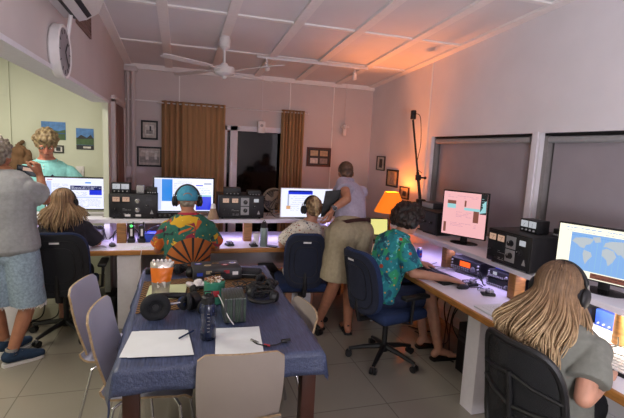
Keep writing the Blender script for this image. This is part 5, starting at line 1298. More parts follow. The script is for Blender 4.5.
# ------------------------------------------------------------------ PEOPLE
def V(*a): return Vector(a)
def mat_cols(x, y, z): return Matrix((x, y, z)).transposed().to_4x4()
class Fig:
    def __init__(s, name_label, skin, root, **J):
        s.J = J; s.skin = skin
        s.root = thing('person', name_label, 'person', root, 0)
        for k, v in J.items():
            if isinstance(v, tuple) and len(v) == 3: J[k] = Vector(v)
        up = Vector((0, 0, 1))
        J['lat'] = J['lat'].normalized()                       # towards the person's right
        J.setdefault('lat2', J['lat']); J['lat2'] = J['lat2'].normalized()
        s.k = J.get('k', 1.0)
        f = J['face'].normalized(); tl = J.get('headup', Vector((0, 0, 1)))
        r = f.cross(tl).normalized(); u = r.cross(f).normalized(); s.f, s.r, s.u = f, r, u
        k = s.k
        s.sh = {q: J['C']+J['lat2']*q*.165*k*J.get('shw', 1)+(J['N']-J['C'])*.56 for q in (-1, 1)}
        s.hip = {q: J['P']+J['lat']*q*.09*k for q in (-1, 1)}
    def torso(s, b, inf=0, t0=0, t1=1, m='skin', wide=0):
        J = s.J; P, C, N = J['P'], J['C'], J['N']; k = s.k*J.get('girth', 1)
        n = 34
        for i in range(n+1):
            t = i/n
            if t < t0 or t > t1: continue
            p = (1-t)**2*P+2*t*(1-t)*(2*C-.5*P-.5*N if False else C*1.0)+t*t*N
            tg = (2*(1-t)*(C-P)+2*t*(N-C)).normalized(); lat = J['lat'].lerp(J['lat2'], t).normalized()
            fr = tg.cross(lat).normalized(); lat = fr.cross(tg).normalized()
            prof = [(0, .172, .125), (.25, .155, .115), (.5, .162, .12), (.7, .178, .118), (.85, .165, .098), (1, .075, .065)]
            for a in range(len(prof)-1):
                if prof[a][0] <= t <= prof[a+1][0]:
                    w = (t-prof[a][0])/(prof[a+1][0]-prof[a][0]); A = prof[a][1]*(1-w)+prof[a+1][1]*w; B = prof[a][2]*(1-w)+prof[a+1][2]*w
            b.ell(p, (A*k+inf+wide, B*k+inf, .055*k+inf*.3), m, rot=mat_cols(lat, fr, tg), seg=24, rings=10)
    def head(s, b, m):
        c, f, r, u = s.J['H'], s.f, s.r, s.u; R_ = mat_cols(r, f, u); k = s.k*s.J.get('hk', 1)
        def E(df, dr, du, rr_, rd, ru): b.ell(c+(f*df+r*dr+u*du)*k, (rr_*k, rd*k, ru*k), m, rot=R_, seg=20, rings=14)
        E(-.005, 0, .03, .076, .096, .086); E(.02, 0, -.025, .064, .072, .078); E(.052, 0, -.08, .036, .032, .026); E(.03, 0, -.06, .056, .05, .045)
        for q in (-1, 1):
            E(-.005, q*.077, -.012, .01, .02, .03); E(.062, q*.035, -.03, .024, .02, .022); E(.078, q*.03, .018, .026, .014, .01)
        b.cap(c+(f*.09+u*.005)*k, c+(f*.107-u*.03)*k, .009*k, .014*k, m, 10)
        for q in (-1, 1): b.ell(c+(f*.096+r*q*.011-u*.035)*k, .009*k, m)
        E(.083, 0, -.06, .024, .014, .012)
        b.cap(c-(u*.06+f*.02)*k, s.J['N']-(s.J['N']-s.J['C']).normalized()*.02, .052*k, .06*k, m)
    def hand(s, b, W, d, n, side, curl=.35, spread=1.0, m='skin'):
        d = d.normalized(); lat = d.cross(n).normalized()*side; n = lat.cross(d).normalized() if lat.cross(d).dot(n) > 0 else -lat.cross(d).normalized()
        k = s.k*1.04
        offs = (.030, .010, -.010, -.029); lens = (.072, .082, .076, .058)
        for o, L in zip(offs, lens):
            kn = W+d*.088*k+lat*o*k*spread
            b.cap(W+lat*o*.55*k+d*.01, kn, .0165*k, .0125*k, m, 10)
            p = kn; dr = d.copy(); ax = d.cross(n).normalized()
            for q, fr_ in enumerate((.42, .32, .26)):
                dr = (Matrix.Rotation(curl*(.8 if q == 0 else 1.15), 3, ax) @ dr)
                p2 = p+dr*L*k*fr_; b.cap(p, p2, (.0098-.0009*q)*k, (.0092-.0011*q)*k, m, 10); p = p2
        b.ell(W+d*.045*k, (.034*k, .046*k, .014*k), m, rot=mat_cols(lat, d, lat.cross(d)))
        t0 = W+d*.022*k+lat*.022*k; t1 = t0+(d*.035+lat*.028+n*.012)*k; t2 = t1+(d*.03+lat*.012+n*.012)*k; t3 = t2+(d*.022+lat*.0+n*.01)*k
        b.cap(t0, t1, .0165*k, .0125*k, m, 10); b.cap(t1, t2, .012*k, .0105*k, m, 10); b.cap(t2, t3, .0105*k, .009*k, m, 10)
    def foot(s, b, A, d, m, inf=0):
        d = d.normalized(); k = s.k
        b.cap(A+V(0, 0, -.01), A-d*.035*k+V(0, 0, -.045), .036*k+inf, .032*k+inf, m)
        b.cap(A+V(0, 0, -.02), A+d*.12*k+V(0, 0, -.055), .036*k+inf, .026*k+inf, m)
        lat = d.cross(V(0, 0, 1)).normalized()
        for o, L in ((-.03, .155), (-.01, .175), (.012, .185), (.032, .19)):
            b.cap(A+d*.09*k+lat*o*.8*k+V(0, 0, -.055), A+d*L*k+lat*o*k+V(0, 0, -.066), .017*k+inf, .011*k+inf, m, 10)
    def build_body(s, hands=None, feet=True, voxel=.0055, arms=True, legs=True, bare=None):
        J = s.J; b = MB(); m = s.skin; k = s.k
        s.torso(b, 0, 0, 1, m); s.head(b, m)
        for q, nm_ in ((1, 'R'), (-1, 'L')):
            if arms and 'E'+nm_ in J:
                S, E_, W = s.sh[q], J['E'+nm_], J['W'+nm_]
                b.ell(S, .058*k, m); b.cap(S, E_, .05*k, .038*k, m); b.cap(E_, E_.lerp(W, .35), .039*k, .038*k, m); b.cap(E_.lerp(W, .35), W, .038*k, .026*k, m)
                h = (hands or {}).get(nm_)
                if h: s.hand(b, W, Vector(h[0]), Vector(h[1]), h[2], h[3] if len(h) > 3 else .35, 1, m)
                else: b.cap(W, W+(W-E_).normalized()*.07, .028*k, .02*k, m)
            if legs and 'K'+nm_ in J:
                Hp, K, A = s.hip[q], J['K'+nm_], J['A'+nm_]
                b.cap(Hp, K, .085*k, .056*k, m); sh_ = K.lerp(A, .3)+((K-A).cross(J['lat'])).normalized()*-.012*0
                b.cap(K, sh_, .054*k, .055*k, m); b.cap(sh_, A, .055*k, .036*k, m)
                if feet: s.foot(b, A, J['T'+nm_], m)
        s.body = remesh(b, 'body', voxel, s.root, 2)
        # face details
        k = s.k*s.J.get('hk', 1)
        c, f, r, u = J['H'], s.f, s.r, s.u; R_ = mat_cols(r, f, u)
        for q in (-1, 1):
            b = MB(); e = c+(f*.083+r*q*.031+u*.004)*k; b.ell(e, (.013*k, .008*k, .007*k), 'eye_white', rot=R_); b.ell(e+f*.006*k-u*.001, (.006*k, .004*k, .006*k), 'iris', rot=R_); b.build('eye', s.root, True)
            b = MB(); b.tube([c+(f*.094+r*q*.014+u*.019)*k, c+(f*.094+r*q*.032+u*.024)*k, c+(f*.083+r*q*.05+u*.018)*k], [.003, .0045, .002], 'brow', 6); b.build('eyebrow', s.root, True)
        b = MB(); b.tube([c+(f*.088-r*.022-u*.058)*k, c+(f*.097-u*.056)*k, c+(f*.088+r*.022-u*.058)*k], [.003, .0055, .003], 'lips', 8); b.build('mouth', s.root, True)
        return s.body
    def shirt(s, m, t0=.02, t1=.93, sl=.55, inf=.016, fold=.007, slr=(.068, .074), collar=None, name='shirt', wide=0, hem=True):
        b = MB(); k = s.k
        s.torso(b, inf, t0, t1, m, wide)
        for q, nm_ in ((1, 'R'), (-1, 'L')):
            if sl and 'E'+nm_ in s.J:
                S, E_ = s.sh[q], s.J['E'+nm_]; e = S.lerp(E_, sl)
                b.ell(S, slr[0]*k, m); b.cone(S, e, slr[0]*k, slr[1]*k, m, 24)
        o = remesh(b, name, .0065, s.root, 2, fold=fold)
        if collar:
            N = s.J['N']; tg = (N-s.J['C']).normalized(); lat = s.J['lat2']; fr = tg.cross(lat).normalized()
            b = MB(); b.tube([N-tg*.005+(lat*math.cos(a)*.075+fr*math.sin(a)*.068)*k+tg*(.012-.02*math.cos(a+PI/2)*0) for a in [j*2*PI/28 for j in range(28)]], .017*k, collar, 10, True); b.build('collar', s.root, True)
        return o
    def trousers(s, m, leg=.75, r1=.1, r2=.1, name='shorts', fold=.006, t1=.2, inf=.014):
        b = MB(); k = s.k; s.torso(b, inf, 0, t1, m)
        b.ell(s.J['P']-(s.J['C']-s.J['P']).normalized()*.04, (.17*k, .13*k, .1*k), m, rot=mat_cols(s.J['lat'], (s.J['C']-s.J['P']).normalized().cross(s.J['lat']), (s.J['C']-s.J['P']).normalized()))
        for q, nm_ in ((1, 'R'), (-1, 'L')):
            if 'K'+nm_ in s.J:
                Hp, K = s.hip[q], s.J['K'+nm_]
                if leg <= 1: e = Hp.lerp(K, leg); b.ell(Hp, r1*k, m); b.cone(Hp, e, r1*k, r2*k, m, 24)
                else:
                    A = s.J['A'+nm_]; b.ell(Hp, r1*k, m); b.cap(Hp, K, r1*k, r2*k, m); b.cone(K, K.lerp(A, leg-1), r2*k, r2*.8*k, m, 24)
        return remesh(b, name, .0065, s.root, 2, fold=fold)
    def hair_cap(s, m, name='hair', back=.012, thick=.012, low=-.02, rough=.01, fs=45, curls=0, cr=.014, fringe=0.0, voxel=.005, tone=.5):
        c, f, r, u = s.J['H'], s.f, s.r, s.u; R_ = mat_cols(r, f, u); k = s.k*s.J.get('hk', 1); b = MB(); rg = random.Random(3)
        b.ell(c+(-f*(.014+back)+u*.038)*k, ((.078+thick)*k, (.092+thick)*k, (.084+thick)*k), m, rot=R_, seg=24, rings=16)
        b.ell(c+(-f*(.045+back*.5)+u*(low+.0))*k, ((.068+thick)*k, (.055+thick)*k, (.062+thick*.5)*k), m, rot=R_, seg=24, rings=16)
        if fringe: b.ell(c+(f*.05+u*.085)*k, (.062*k, (.045+fringe*.3)*k, .03*k), m, rot=R_)
        for i in range(curls):
            a = rg.uniform(0, 2*PI); z = rg.uniform(-.55, 1); w = math.sqrt(max(0, 1-z*z)); dv = (r*math.cos(a)*w+f*math.sin(a)*w+u*z)
            if dv.dot(f) > .38 and z < .36: continue
            if dv.dot(f) > .1 and z < -.1: continue
            p = c+(-f*.012+u*.03)*k+Vector((0, 0, 0))+(r*dv.dot(r)*(.078+thick)+f*dv.dot(f)*(.094+thick)+u*dv.dot(u)*(.086+thick))*k
            b.ell(p, rg.uniform(.6, 1.25)*cr, m, seg=8, rings=6)
        o = remesh(b, name, voxel, s.root, 1, fold=rough, fscale=fs)
        at = o.data.attributes.new('tone', 'FLOAT', 'POINT')
        for i, v in enumerate(o.data.vertices): at.data[i].value = min(1, max(0, tone+.7*noise.noise(v.co*38)))
        return o
def strands(root, m, paths, name='hair'):
    """paths: list of (points, r0, r1, tone0, tone1)"""
    b = MB(); lay = b.bm.verts.layers.float.new('tone')
    for pts, r0, r1, t0, t1 in paths:
        n0 = len(b.bm.verts); n = len(pts); seg = 5
        b.tube(pts, [(r0+(r1-r0)*(i/(n-1))**1.5)*(.5 if i == 0 else 1) for i in range(n)], m, seg)
        b.bm.verts.ensure_lookup_table()
        for i in range(n):
            for j in range(seg): b.bm.verts[n0+i*seg+j][lay] = t0+(t1-t0)*i/(n-1)
    bmesh.ops.recalc_face_normals(b.bm, faces=b.bm.faces)
    me = b.mesh(name)
    return link(me, name, root, True)
def long_hair(s, m, zend, flare, n=420, sd=1, span=2.2, part=0, push=Vector((0, 0, 0)), tips=(.5, 1), chest=.12, r0=.0065, top=.25, wave=.012):
    rg = random.Random(sd); c, f, r, u = s.J['H'], s.f, s.r, s.u; k = s.k; P = []
    for i in range(n):
        a = rg.uniform(-span, span)                      # 0 = straight back
        lay = rg.uniform(.0, 1)
        dh = (-f*math.cos(a)+r*math.sin(a)); dz = Vector((dh.x, dh.y, 0)).normalized()
        pts = []; e0 = rg.uniform(1.15, 1.5) if abs(a) > .5 else rg.uniform(.5, 1.5)
        R0 = .006+.014*lay; e1 = -.25
        for q in range(6):
            e = e0+(e1-e0)*q/5
            pts.append(c+(-f*.008+u*.03)*k+((-f*math.cos(a)*(.096+R0)+r*math.sin(a)*(.078+R0))*math.cos(e)+u*(.088+R0)*math.sin(e))*k)
        p = pts[-1].copy(); ze = zend(a)+rg.uniform(-.03, .07); ns = 12; x0 = p.copy(); wob = a*4+1.6*math.sin(a*8)+rg.uniform(-.4, .4); wl = 21+2*math.sin(a*4)
        fl = flare*(.5+.5*lay)
        for q in range(1, ns+1):
            t = q/ns; z = x0.z+(ze-x0.z)*t
            off = dz*(fl*min(1, t*1.15)**1.15*(1.0 if abs(a) < 1.9 else .5)) + push*t**1.3
            wv = wave*min(1, t*1.6)
            pts.append(Vector((x0.x, x0.y, 0))+off+r*wv*math.sin(wob+z*wl)+dz*wv*math.cos(wob+z*wl)+Vector((0, 0, z)))
        tt = rg.uniform(-.15, .15)
        P.append((pts, r0*rg.uniform(.7, 1.2), .0022, max(0, top+tt), min(1, rg.uniform(*tips))))
    return strands(s.root, m, P)
def worn_headphones(s, label, m='black', r_=.104, cup=.042, slide=0, grp='headphones being worn', back=0.0):
    c, f, r, u = s.J['H'], s.f, s.r, s.u; k = s.k; R_ = mat_cols(r, f, u)
    t = thing('headphones', label, 'headphones', c, 0, grp); cc = c-f*back
    b = MB(); b.tube([cc+(r*math.cos(a)*r_*.98+u*(math.sin(a)*(.135)+.0))*k for a in [PI*j/28 for j in range(29)]], [.006 if j < 4 or j > 24 else .011 for j in range(29)], m, 10); b.build('headband', t, True)
    b = MB(); b.tube([cc+f*.012+(r*math.cos(a)*r_*.93+u*(math.sin(a)*.127))*k for a in [PI*(.22+.56*j/16) for j in range(17)]], .01, 'black_fabric', 10); b.build('band_pad', t, True)
    for q in (-1, 1):
        b = MB(); p = cc+(r*q*.1-u*.005)*k; b.ell(p+r*q*.012, (.018, cup*.85, cup), m, rot=R_, seg=22); b.cyl(p, p+r*q*.014, cup*.8, m, 22); b.tube([p+u*.02+r*q*.02, p+u*.06+r*q*.012], .005, 'chrome', 8); cu = b.build('ear_cup', t, True)
        b = MB(); b.tube([p-r*q*.008+(f*math.cos(a)*cup*.66+u*math.sin(a)*cup*.76) for a in [j*2*PI/22 for j in range(22)]], .012, 'black_fabric', 10, True); b.build('ear_pad', cu, True)
    return t
def shoe(s, A, d, m, name='shoe', sole='white_plastic'):
    d = d.normalized(); lat = d.cross(V(0, 0, 1)).normalized()
    b = MB(); b.cap(A+V(0, 0, .0), A-d*.03+V(0, 0, -.03), .046, .042, m); b.cap(A-d*.02+V(0, 0, -.035), A+d*.13+V(0, 0, -.05), .044, .038, m); b.cap(A+d*.05+V(0, 0, -.03), A+d*.15+V(0, 0, -.055), .042, .034, m); b.cap(A+d*.12+V(0, 0, -.055), A+d*.19+V(0, 0, -.062), .042, .03, m)
    for v in list(b.bm.verts): v.co.z = max(v.co.z, .014)
    o = remesh(b, name, .005, s.root, 2)
    b = MB(); out = [(-.06, -.03), (-.07, 0), (-.06, .03), (0, .04), (.1, .042), (.17, .038), (.205, .02), (.212, 0), (.2, -.022), (.15, -.038), (.05, -.036)]
    b.prism(out, .0, .022, sole, rot=Matrix.Translation((A.x, A.y, 0)) @ mat_cols(d, lat*-1 if d.cross(-lat).z > 0 else lat, V(0, 0, 1))); b.build('sole', o, False)
    o.children[-1].data.transform(chain(o.children[-1].parent).inverted())
    b = MB()
    for q in range(4): p = A+d*(.06+.022*q)+V(0, 0, .0-.013*q); b.tube([p-lat*.022, p+V(0, 0, .006), p+lat*.022], .0035, 'white_plastic', 6)
    b.build('laces', o, True)
    b = MB(); p = A+d*.06-V(0, 0, .04); b.tube([p-lat*.046+V(0, 0, .02), p-lat*.05+d*.03-V(0, 0, .01), p-lat*.046+d*.06+V(0, 0, .012)], .005, mat('lime_stripe', 'b8d038', .5), 6); b.build('stripe', o, True, label='lime green stripe')
    return o

# --- man in tropical shirt and blue cap, back view
s = Fig('person in a bright tropical print shirt and blue cap, seen from behind at desk', 'skin', (.06, 3.75, 0),
    P=(.06, 3.72, .55), C=(.07, 3.82, .86), N=(.07, 3.86, 1.10), H=(.06, 3.89, 1.225), face=(0, 1, -.1), lat=(1, 0, 0), shw=1.0, girth=1.08,
    ER=(.31, 3.92, .80), WR=(.22, 4.15, .79), EL=(-.18, 3.92, .79), WL=(-.12, 4.16, .79), KR=(.2, 4.1, .52), KL=(-.08, 4.1, .52), AR=(.2, 4.16, .09), AL=(-.1, 4.16, .09), TR=(0, 1, 0), TL=(0, 1, 0))
s.build_body({'R': ((-.1, 1, -.1), (0, 0, -1), -1), 'L': ((.1, 1, -.1), (0, 0, -1), 1)})
s.shirt('aloha', sl=.8, inf=.024, slr=(.068, .088), collar='red_collar', t0=.1, fold=.005)
s.trousers('khaki', .85)
c, f, r, u = s.J['H'], s.f, s.r, s.u; R_ = mat_cols(r, f, u)
s.hair_cap('hair_grey', thick=-.004, low=-.005, rough=.002, back=-.012)
b = MB(); b.ell(c-f*.006+u*.032, (.09, .108, .1), 'cap_blue', rot=R_, seg=28, rings=16)
for v in list(b.bm.verts):
    w = v.co-(c+u*.0)
    if w.dot(u) < 0: v.co -= u*w.dot(u)
cp = remesh(b, 'cap', .0045, s.root, 1, fold=.0015, fscale=30)
b = MB(); b.sheet([[c+f*(.085+.075*j/6)+r*(-.075+.15*i/10)*(1-.1*j/6)+u*(.04-.012*j/6-.018*((i-5)/5)**2) for j in range(7)] for i in range(11)], 'cap_blue', .005); b.build('cap_brim', cp, False)
cp.children[-1].data.transform(chain(cp.children[-1].parent).inverted())
b = MB()
g = [[c-f*(.004+math.sqrt(max(0, 1-(x/.092)**2))*.1095)+r*x+u*(.03+h*.001) for h in (0, 8, 16)] for x in [-.036+.072*i/12 for i in range(13)]]
b.tube([c-f*(.004+.104*math.sqrt(max(0, 1-(x/.09)**2-((h-.0)/.15)**2)))+r*x+u*(.036+h) for x, h in [(.036*math.cos(a), .03*math.sin(a)) for a in [PI*j/16 for j in range(17)]]], .004, 'skin', 8)
b.ell(c-f*.092+u*.045, (.03, .014, .022), 'hair_grey', rot=R_); b.build('cap_opening', cp, True)
worn_headphones(s, 'black headphones over the blue cap of the tropical shirt wearer', r_=.108, cup=.046)

# --- braided woman
s = Fig('person with a braid in a white floral shirt and headphones, seated facing the desk', 'skin_pale', (1.21, 3.8, 0), k=.94,
    P=(1.13, 3.90, .54), C=(1.16, 3.97, .80), N=(1.21, 3.98, 1.02), H=(1.235, 3.99, 1.145), face=(-.1, 1, -.15), lat=(1, 0, 0),
    ER=(1.43, 4.03, .79), WR=(1.36, 4.22, .785), EL=(.95, 4.03, .79), WL=(1.04, 4.23, .785), KR=(1.3, 4.16, .5), KL=(1.08, 4.16, .5), AR=(1.3, 4.18, .09), AL=(1.08, 4.18, .09), TR=(0, 1, 0), TL=(0, 1, 0))
s.build_body({'R': ((-.1, 1, -.1), (0, 0, -1), -1), 'L': ((.1, 1, -.1), (0, 0, -1), 1)})
s.shirt('floral_white', sl=.8, inf=.02, slr=(.07, .08), t0=0.05); s.trousers('floral_white', .7)
s.hair_cap('hair_long', thick=.008, low=-.01, rough=.003, fs=60, tone=.45)
c, f, r, u = s.J['H'], s.f, s.r, s.u
b = MB(); lay = None
for k in range(12):
    t_ = k/11; ang = .9-t_*1.5
    base = c+(-f*math.cos(ang)*.105+u*(.03+math.sin(ang)*.1)) if ang > -.35 else c-f*(.1)+u*(-.005-(t_-.83)*.3)
    w = .022*(1-.35*abs(t_-.45)*2)
    q = 1 if k % 2 else -1
    for q in (-1, 1): b.ell(base+r*q*w*.55-f*.006, (w*.85, .013, .0155), 'hair_long', rot=mat_cols(r, f, u) @ Matrix.Rotation(q*.6, 4, 'Y'))
o = b.build('braid', s.root, True)
at = o.data.attributes.new('tone', 'FLOAT', 'POINT')
for i, v in enumerate(o.data.vertices): at.data[i].value = .95+.2*noise.noise(v.co*60)
worn_headphones(s, 'black headphones on the braided hair at the white framed monitor', cup=.04)

# --- long haired woman at left desk
s = Fig('long-haired person in dark top with headphones at left end of the back desk', 'skin_pale', (-.95, 4.15, 0), k=.93,
    P=(-.95, 4.08, .54), C=(-.95, 4.17, .80), N=(-.96, 4.22, 1.03), H=(-.985, 4.24, 1.15), face=(-.05, 1, -.2), lat=(1, 0, 0),
    ER=(-.72, 4.26, .79), WR=(-.78, 4.42, .785), EL=(-1.19, 4.26, .79), WL=(-1.1, 4.42, .785), KR=(-.85, 4.44, .5), KL=(-1.06, 4.44, .5), AR=(-.85, 4.46, .09), AL=(-1.06, 4.46, .09), TR=(0, 1, 0), TL=(0, 1, 0))
s.build_body({'R': ((-.1, 1, -.1), (0, 0, -1), -1), 'L': ((.1, 1, -.1), (0, 0, -1), 1)}, voxel=.006)
s.shirt('dark_top', sl=.95, inf=.018, t0=.05); s.trousers('dark_top', 1.8, .1, .07, 'trousers')
long_hair(s, 'hair_long', lambda a: .93+.04*abs(a), .1, n=520, sd=2, tips=(.35, .9), top=.3, r0=.0048)
worn_headphones(s, 'black headphones on the long-haired person at left desk', cup=.042, r_=.112)

# --- curly haired young man
s = Fig('curly dark-haired person in teal floral shirt and headphones, seated at right desk', 'skin_pale', (1.62, 3.15, 0), k=.97,
    P=(1.6, 3.16, .55), C=(1.63, 3.15, .84), N=(1.73, 3.13, 1.06), H=(1.785, 3.12, 1.175), face=(1, -.05, -.18), lat=(.08, -1, 0), shw=1.05,
    ER=(1.86, 2.90, .80), WR=(2.0, 2.74, .795), EL=(1.82, 3.38, .82), WL=(1.96, 3.2, .8), KR=(2.0, 3.04, .56), KL=(2.03, 3.28, .56), AR=(2.1, 3.0, .1), AL=(2.1, 3.24, .1), TR=(1, -.1, 0), TL=(1, .1, 0))
pw = atz(457, 287, .79)
s.J['WR'] = V(1.96, 2.77, .785); s.J['ER'] = V(1.74, 2.9, .80)
s.build_body({'R': ((.8, -.5, -.12), (0, 0, -1), 1, .3), 'L': ((.9, -.35, -.1), (0, 0, -1), -1, .3)})
s.shirt('teal_shirt', sl=.85, inf=.026, slr=(.078, .092), collar='teal_shirt', t0=0.0)
s.trousers('navy_cloth', .8)
s.hair_cap('hair_dark', thick=.03, low=0.01, rough=.008, fs=45, curls=420, cr=.024, fringe=.02, tone=.4, back=.008)
worn_headphones(s, 'black headphones buried in dark curls at the pink page monitor', r_=.112, cup=.044)
c, f, r, u = s.J['H'], s.f, s.r, s.u
t = thing('spectacles', 'thin dark-rimmed spectacles on the curly haired person', 'glasses', c+f*.11)
b = MB()
for q in (-1, 1): b.tube([c+f*.112+r*(q*.033+.022*math.cos(a))+u*(.002+.018*math.sin(a)) for a in [j*2*PI/20 for j in range(20)]], .0018, 'dark_grey', 6, True)
b.tube([c+f*.114-r*.011+u*.006, c+f*.114+r*.011+u*.006], .0018, 'dark_grey'); b.build('rims', t, True)
for q in (-1, 1): b = MB(); b.tube([c+f*.11+r*q*.056+u*.006, c+f*.0+r*q*.086+u*.006], .0018, 'dark_grey'); b.build('temple', t, True)
for nm_ in ('AR', 'AL'):
    A = s.J[nm_]; b = MB(); b.prism([(-.06, -.035), (-.07, 0), (-.06, .035), (.05, .042), (.15, .048), (.2, .03), (.21, 0), (.19, -.035), (.1, -.045)], 0.004, .02, 'black', rot=Matrix.Translation((A.x, A.y, 0)) @ mat_cols(V(1, 0, 0), V(0, 1, 0), V(0, 0, 1)))
    b.tube([V(A.x+.06, A.y-.042, .02), V(A.x+.1, A.y, .07), V(A.x+.06, A.y+.042, .02)], .006, 'black'); b.build('sandal', s.root, True)

# --- bending man
s = Fig('grey-haired person in pale lilac shirt and khaki shorts, bending forward', 'skin', (1.42, 3.65, 0), k=1.05,
    P=(1.49, 3.62, .97), C=(1.55, 3.76, 1.23), N=(1.515, 3.88, 1.41), H=(1.545, 3.96, 1.505), face=(.1, .9, -.5), headup=Vector((0, .5, 1)), lat=(.95, .25, 0), lat2=(.9, .3, 0), girth=.86, shw=.92, hk=.86,
    EL=(1.33, 3.86, 1.22), WL=(1.32, 3.74, 1.10), ER=(1.66, 4.1, 1.15), WR=(1.6, 4.25, .95), KL=(1.36, 3.62, .50), KR=(1.53, 3.66, .50), AL=(1.24, 3.72, .10), AR=(1.52, 3.66, .10), TL=(.1, .9, 0), TR=(.1, -.9, 0))
s.sh[-1] = V(1.42, 3.98, 1.36)
s.J['EL'] = V(1.40, 3.80, 1.25)+V(.0, -.0, 0); s.J['WL'] = aty(333, 209, 3.56); s.J['EL'] = aty(347, 199, 3.56); s.sh[-1] = aty(343, 184, 3.74)
s.J['TL'] = V(-.3, .95, 0); s.J['TR'] = V(.15, .95, 0)
s.J['AR'] = atz(346, 334, 0)+V(.02, .03, .09); s.J['AL'] = atz(319, 329, 0)+V(.0, .02, .09)
s.build_body({'L': ((-.35, -.1, -.9), (-.8, .5, .1), -1, .5), 'R': ((0, .6, -.7), (0, .2, -1), 1, .3)})
s.shirt('lilac_shirt', sl=.45, inf=.015, slr=(.064, .078), collar='lilac_shirt', t0=.12)
s.trousers('khaki', .88, .14, .14, fold=.008, t1=.2, inf=.03)
s.hair_cap('hair_short', thick=.004, low=-.02, rough=.002, fs=60, tone=.4, back=.004)
P_, C_ = s.J['P'], s.J['C']; 
q_ = .16; pb = (1-q_)**2*P_+2*q_*(1-q_)*C_+q_*q_*s.J['N']; tg = (C_-P_).normalized(); fr = tg.cross(s.J['lat']).normalized()
b = MB()
ring = [pb+(s.J['lat']*math.cos(a)*.198+fr*math.sin(a)*.160) for a in [j*2*PI/40 for j in range(40)]]
for dz_ in (-.012, -.004, .004, .012): b.tube([p+tg*dz_ for p in ring], .006, 'belt', 6, True)
bt = b.build('belt', s.root, True)
for a in (-1.9, -1.2, -2.6): b = MB(); p = pb+(s.J['lat']*math.cos(a)*.194+fr*math.sin(a)*.156); b.box(p, (.012, .012, .05), 'khaki', rot=mat_cols(s.J['lat'], fr, tg)); b.build('belt_loop', s.root, True)
W = s.J['WL']; dv = (W-s.J['EL']).normalized()
t = thing('wristwatch', 'silver wristwatch on the left wrist of the bending person', 'watch', W)
o_ = dv.orthogonal().normalized(); w_ = dv.cross(o_)
b = MB()
for dz_ in (-.008, 0, .008): b.tube([W-dv*.01+dv*dz_+(o_*math.cos(a)+w_*math.sin(a))*.031 for a in [j*2*PI/24 for j in range(24)]], .004, 'steel', 6, True)
b.build('strap', t, True); b = MB(); n_ = V(-.2, -1, .1).normalized(); n_ = (n_-dv*n_.dot(dv)).normalized(); b.cyl(W-dv*.01+n_*.03, W-dv*.01+n_*.042, .02, 'steel', 22); b.cyl(W-dv*.01+n_*.042, W-dv*.01+n_*.043, .017, 'black_gloss', 22); b.build('dial', t, True)
for nm_, tn in (('AR', 'TR'), ('AL', 'TL')):
    A = s.J[nm_]; d = s.J[tn].normalized(); lt = V(0, 0, 1).cross(d)
    b = MB(); b.prism([(-.06, -.035), (-.07, 0), (-.06, .035), (.05, .042), (.15, .048), (.2, .03), (.21, 0), (.19, -.035), (.1, -.045)], 0.0, .02, 'black', rot=Matrix.Translation((A.x, A.y, 0)) @ mat_cols(d, lt, V(0, 0, 1)))
    for q in (.0, .06, .12): b.tube([A+d*q-lt*.042+V(0, 0, .015-A.z), A+d*q+V(0, 0, .09-A.z-q*.2), A+d*q+lt*.042+V(0, 0, .015-A.z)], .007, 'black')
    b.tube([A-lt*.04+V(0, 0, -.04), A-d*.05, A+lt*.04+V(0, 0, -.04)], .007, 'black'); b.build('sandal', s.root, True)
# black folder in his hand
fa, fb_ = aty(329, 190, 3.95), aty(345, 189, 3.95)
t = thing('folder', 'black folder held beside the braid by bending person', 'folder', aty(329, 214, 3.64))
pts = [aty(326, 191, 3.64), aty(341, 190, 3.64), aty(334, 216, 3.62), aty(321, 217, 3.62)]
b = MB()
A_ = [b.bm.verts.new(p) for p in pts]; B_ = [b.bm.verts.new(p+V(0, .012, 0)) for p in pts]; k_ = b.mi('black')
b.bm.faces.new(A_); b.bm.faces.new(B_[::-1])
for j in range(4): b.bm.faces.new((A_[j], B_[j], B_[(j+1) % 4], A_[(j+1) % 4]))
b.build('cover', t, True); b = MB(); b.tube([pts[1]+V(0, .006, 0), pts[2]+V(0, .006, 0)], .006, 'black_fabric', 6); b.build('spine', t, True)

# --- long haired woman at the front right
s = Fig('person with long blonde-brown hair and headphones in a grey shirt, front right', 'skin_pale', (1.6, 1.42, 0), k=.98,
    P=(1.60, 1.43, .55), C=(1.61, 1.44, .82), N=(1.60, 1.45, 1.02), H=(1.625, 1.47, 1.135), face=(.93, .35, -.25), lat=(.3, -.95, 0), shw=1.0, girth=1.04,
    ER=atz(584, 398, .78), WR=atz(607, 377, .795), EL=(1.68, 1.74, .8), WL=(1.88, 1.66, .8), KR=(1.93, 1.5, .57), KL=(1.85, 1.68, .57), AR=(1.98, 1.55, .09), AL=(1.92, 1.75, .09), TR=(.86, .48, 0), TL=(.86, .48, 0))
s.build_body({'R': ((.75, .6, -.1), (0, 0, -1), 1, .4), 'L': ((.95, -.2, -.1), (0, 0, -1), -1, .4)}, voxel=.005)
s.shirt('grey_green_tee', sl=.66, inf=.024, slr=(.07, .08), t0=.0, fold=.009)
s.trousers('black_shorts', .85)
Lp = -s.r
long_hair(s, 'hair_long', lambda a: .90-.06*(a > 1.0)+.02*math.sin(a*6), .105, n=2100, sd=5, tips=(.55, 1), top=.2, span=2.3, push=-s.f*.04-s.r*.03, r0=.0034, wave=.017)
worn_headphones(s, 'black headphones on the blonde-brown hair in front right', r_=.118, cup=.045)

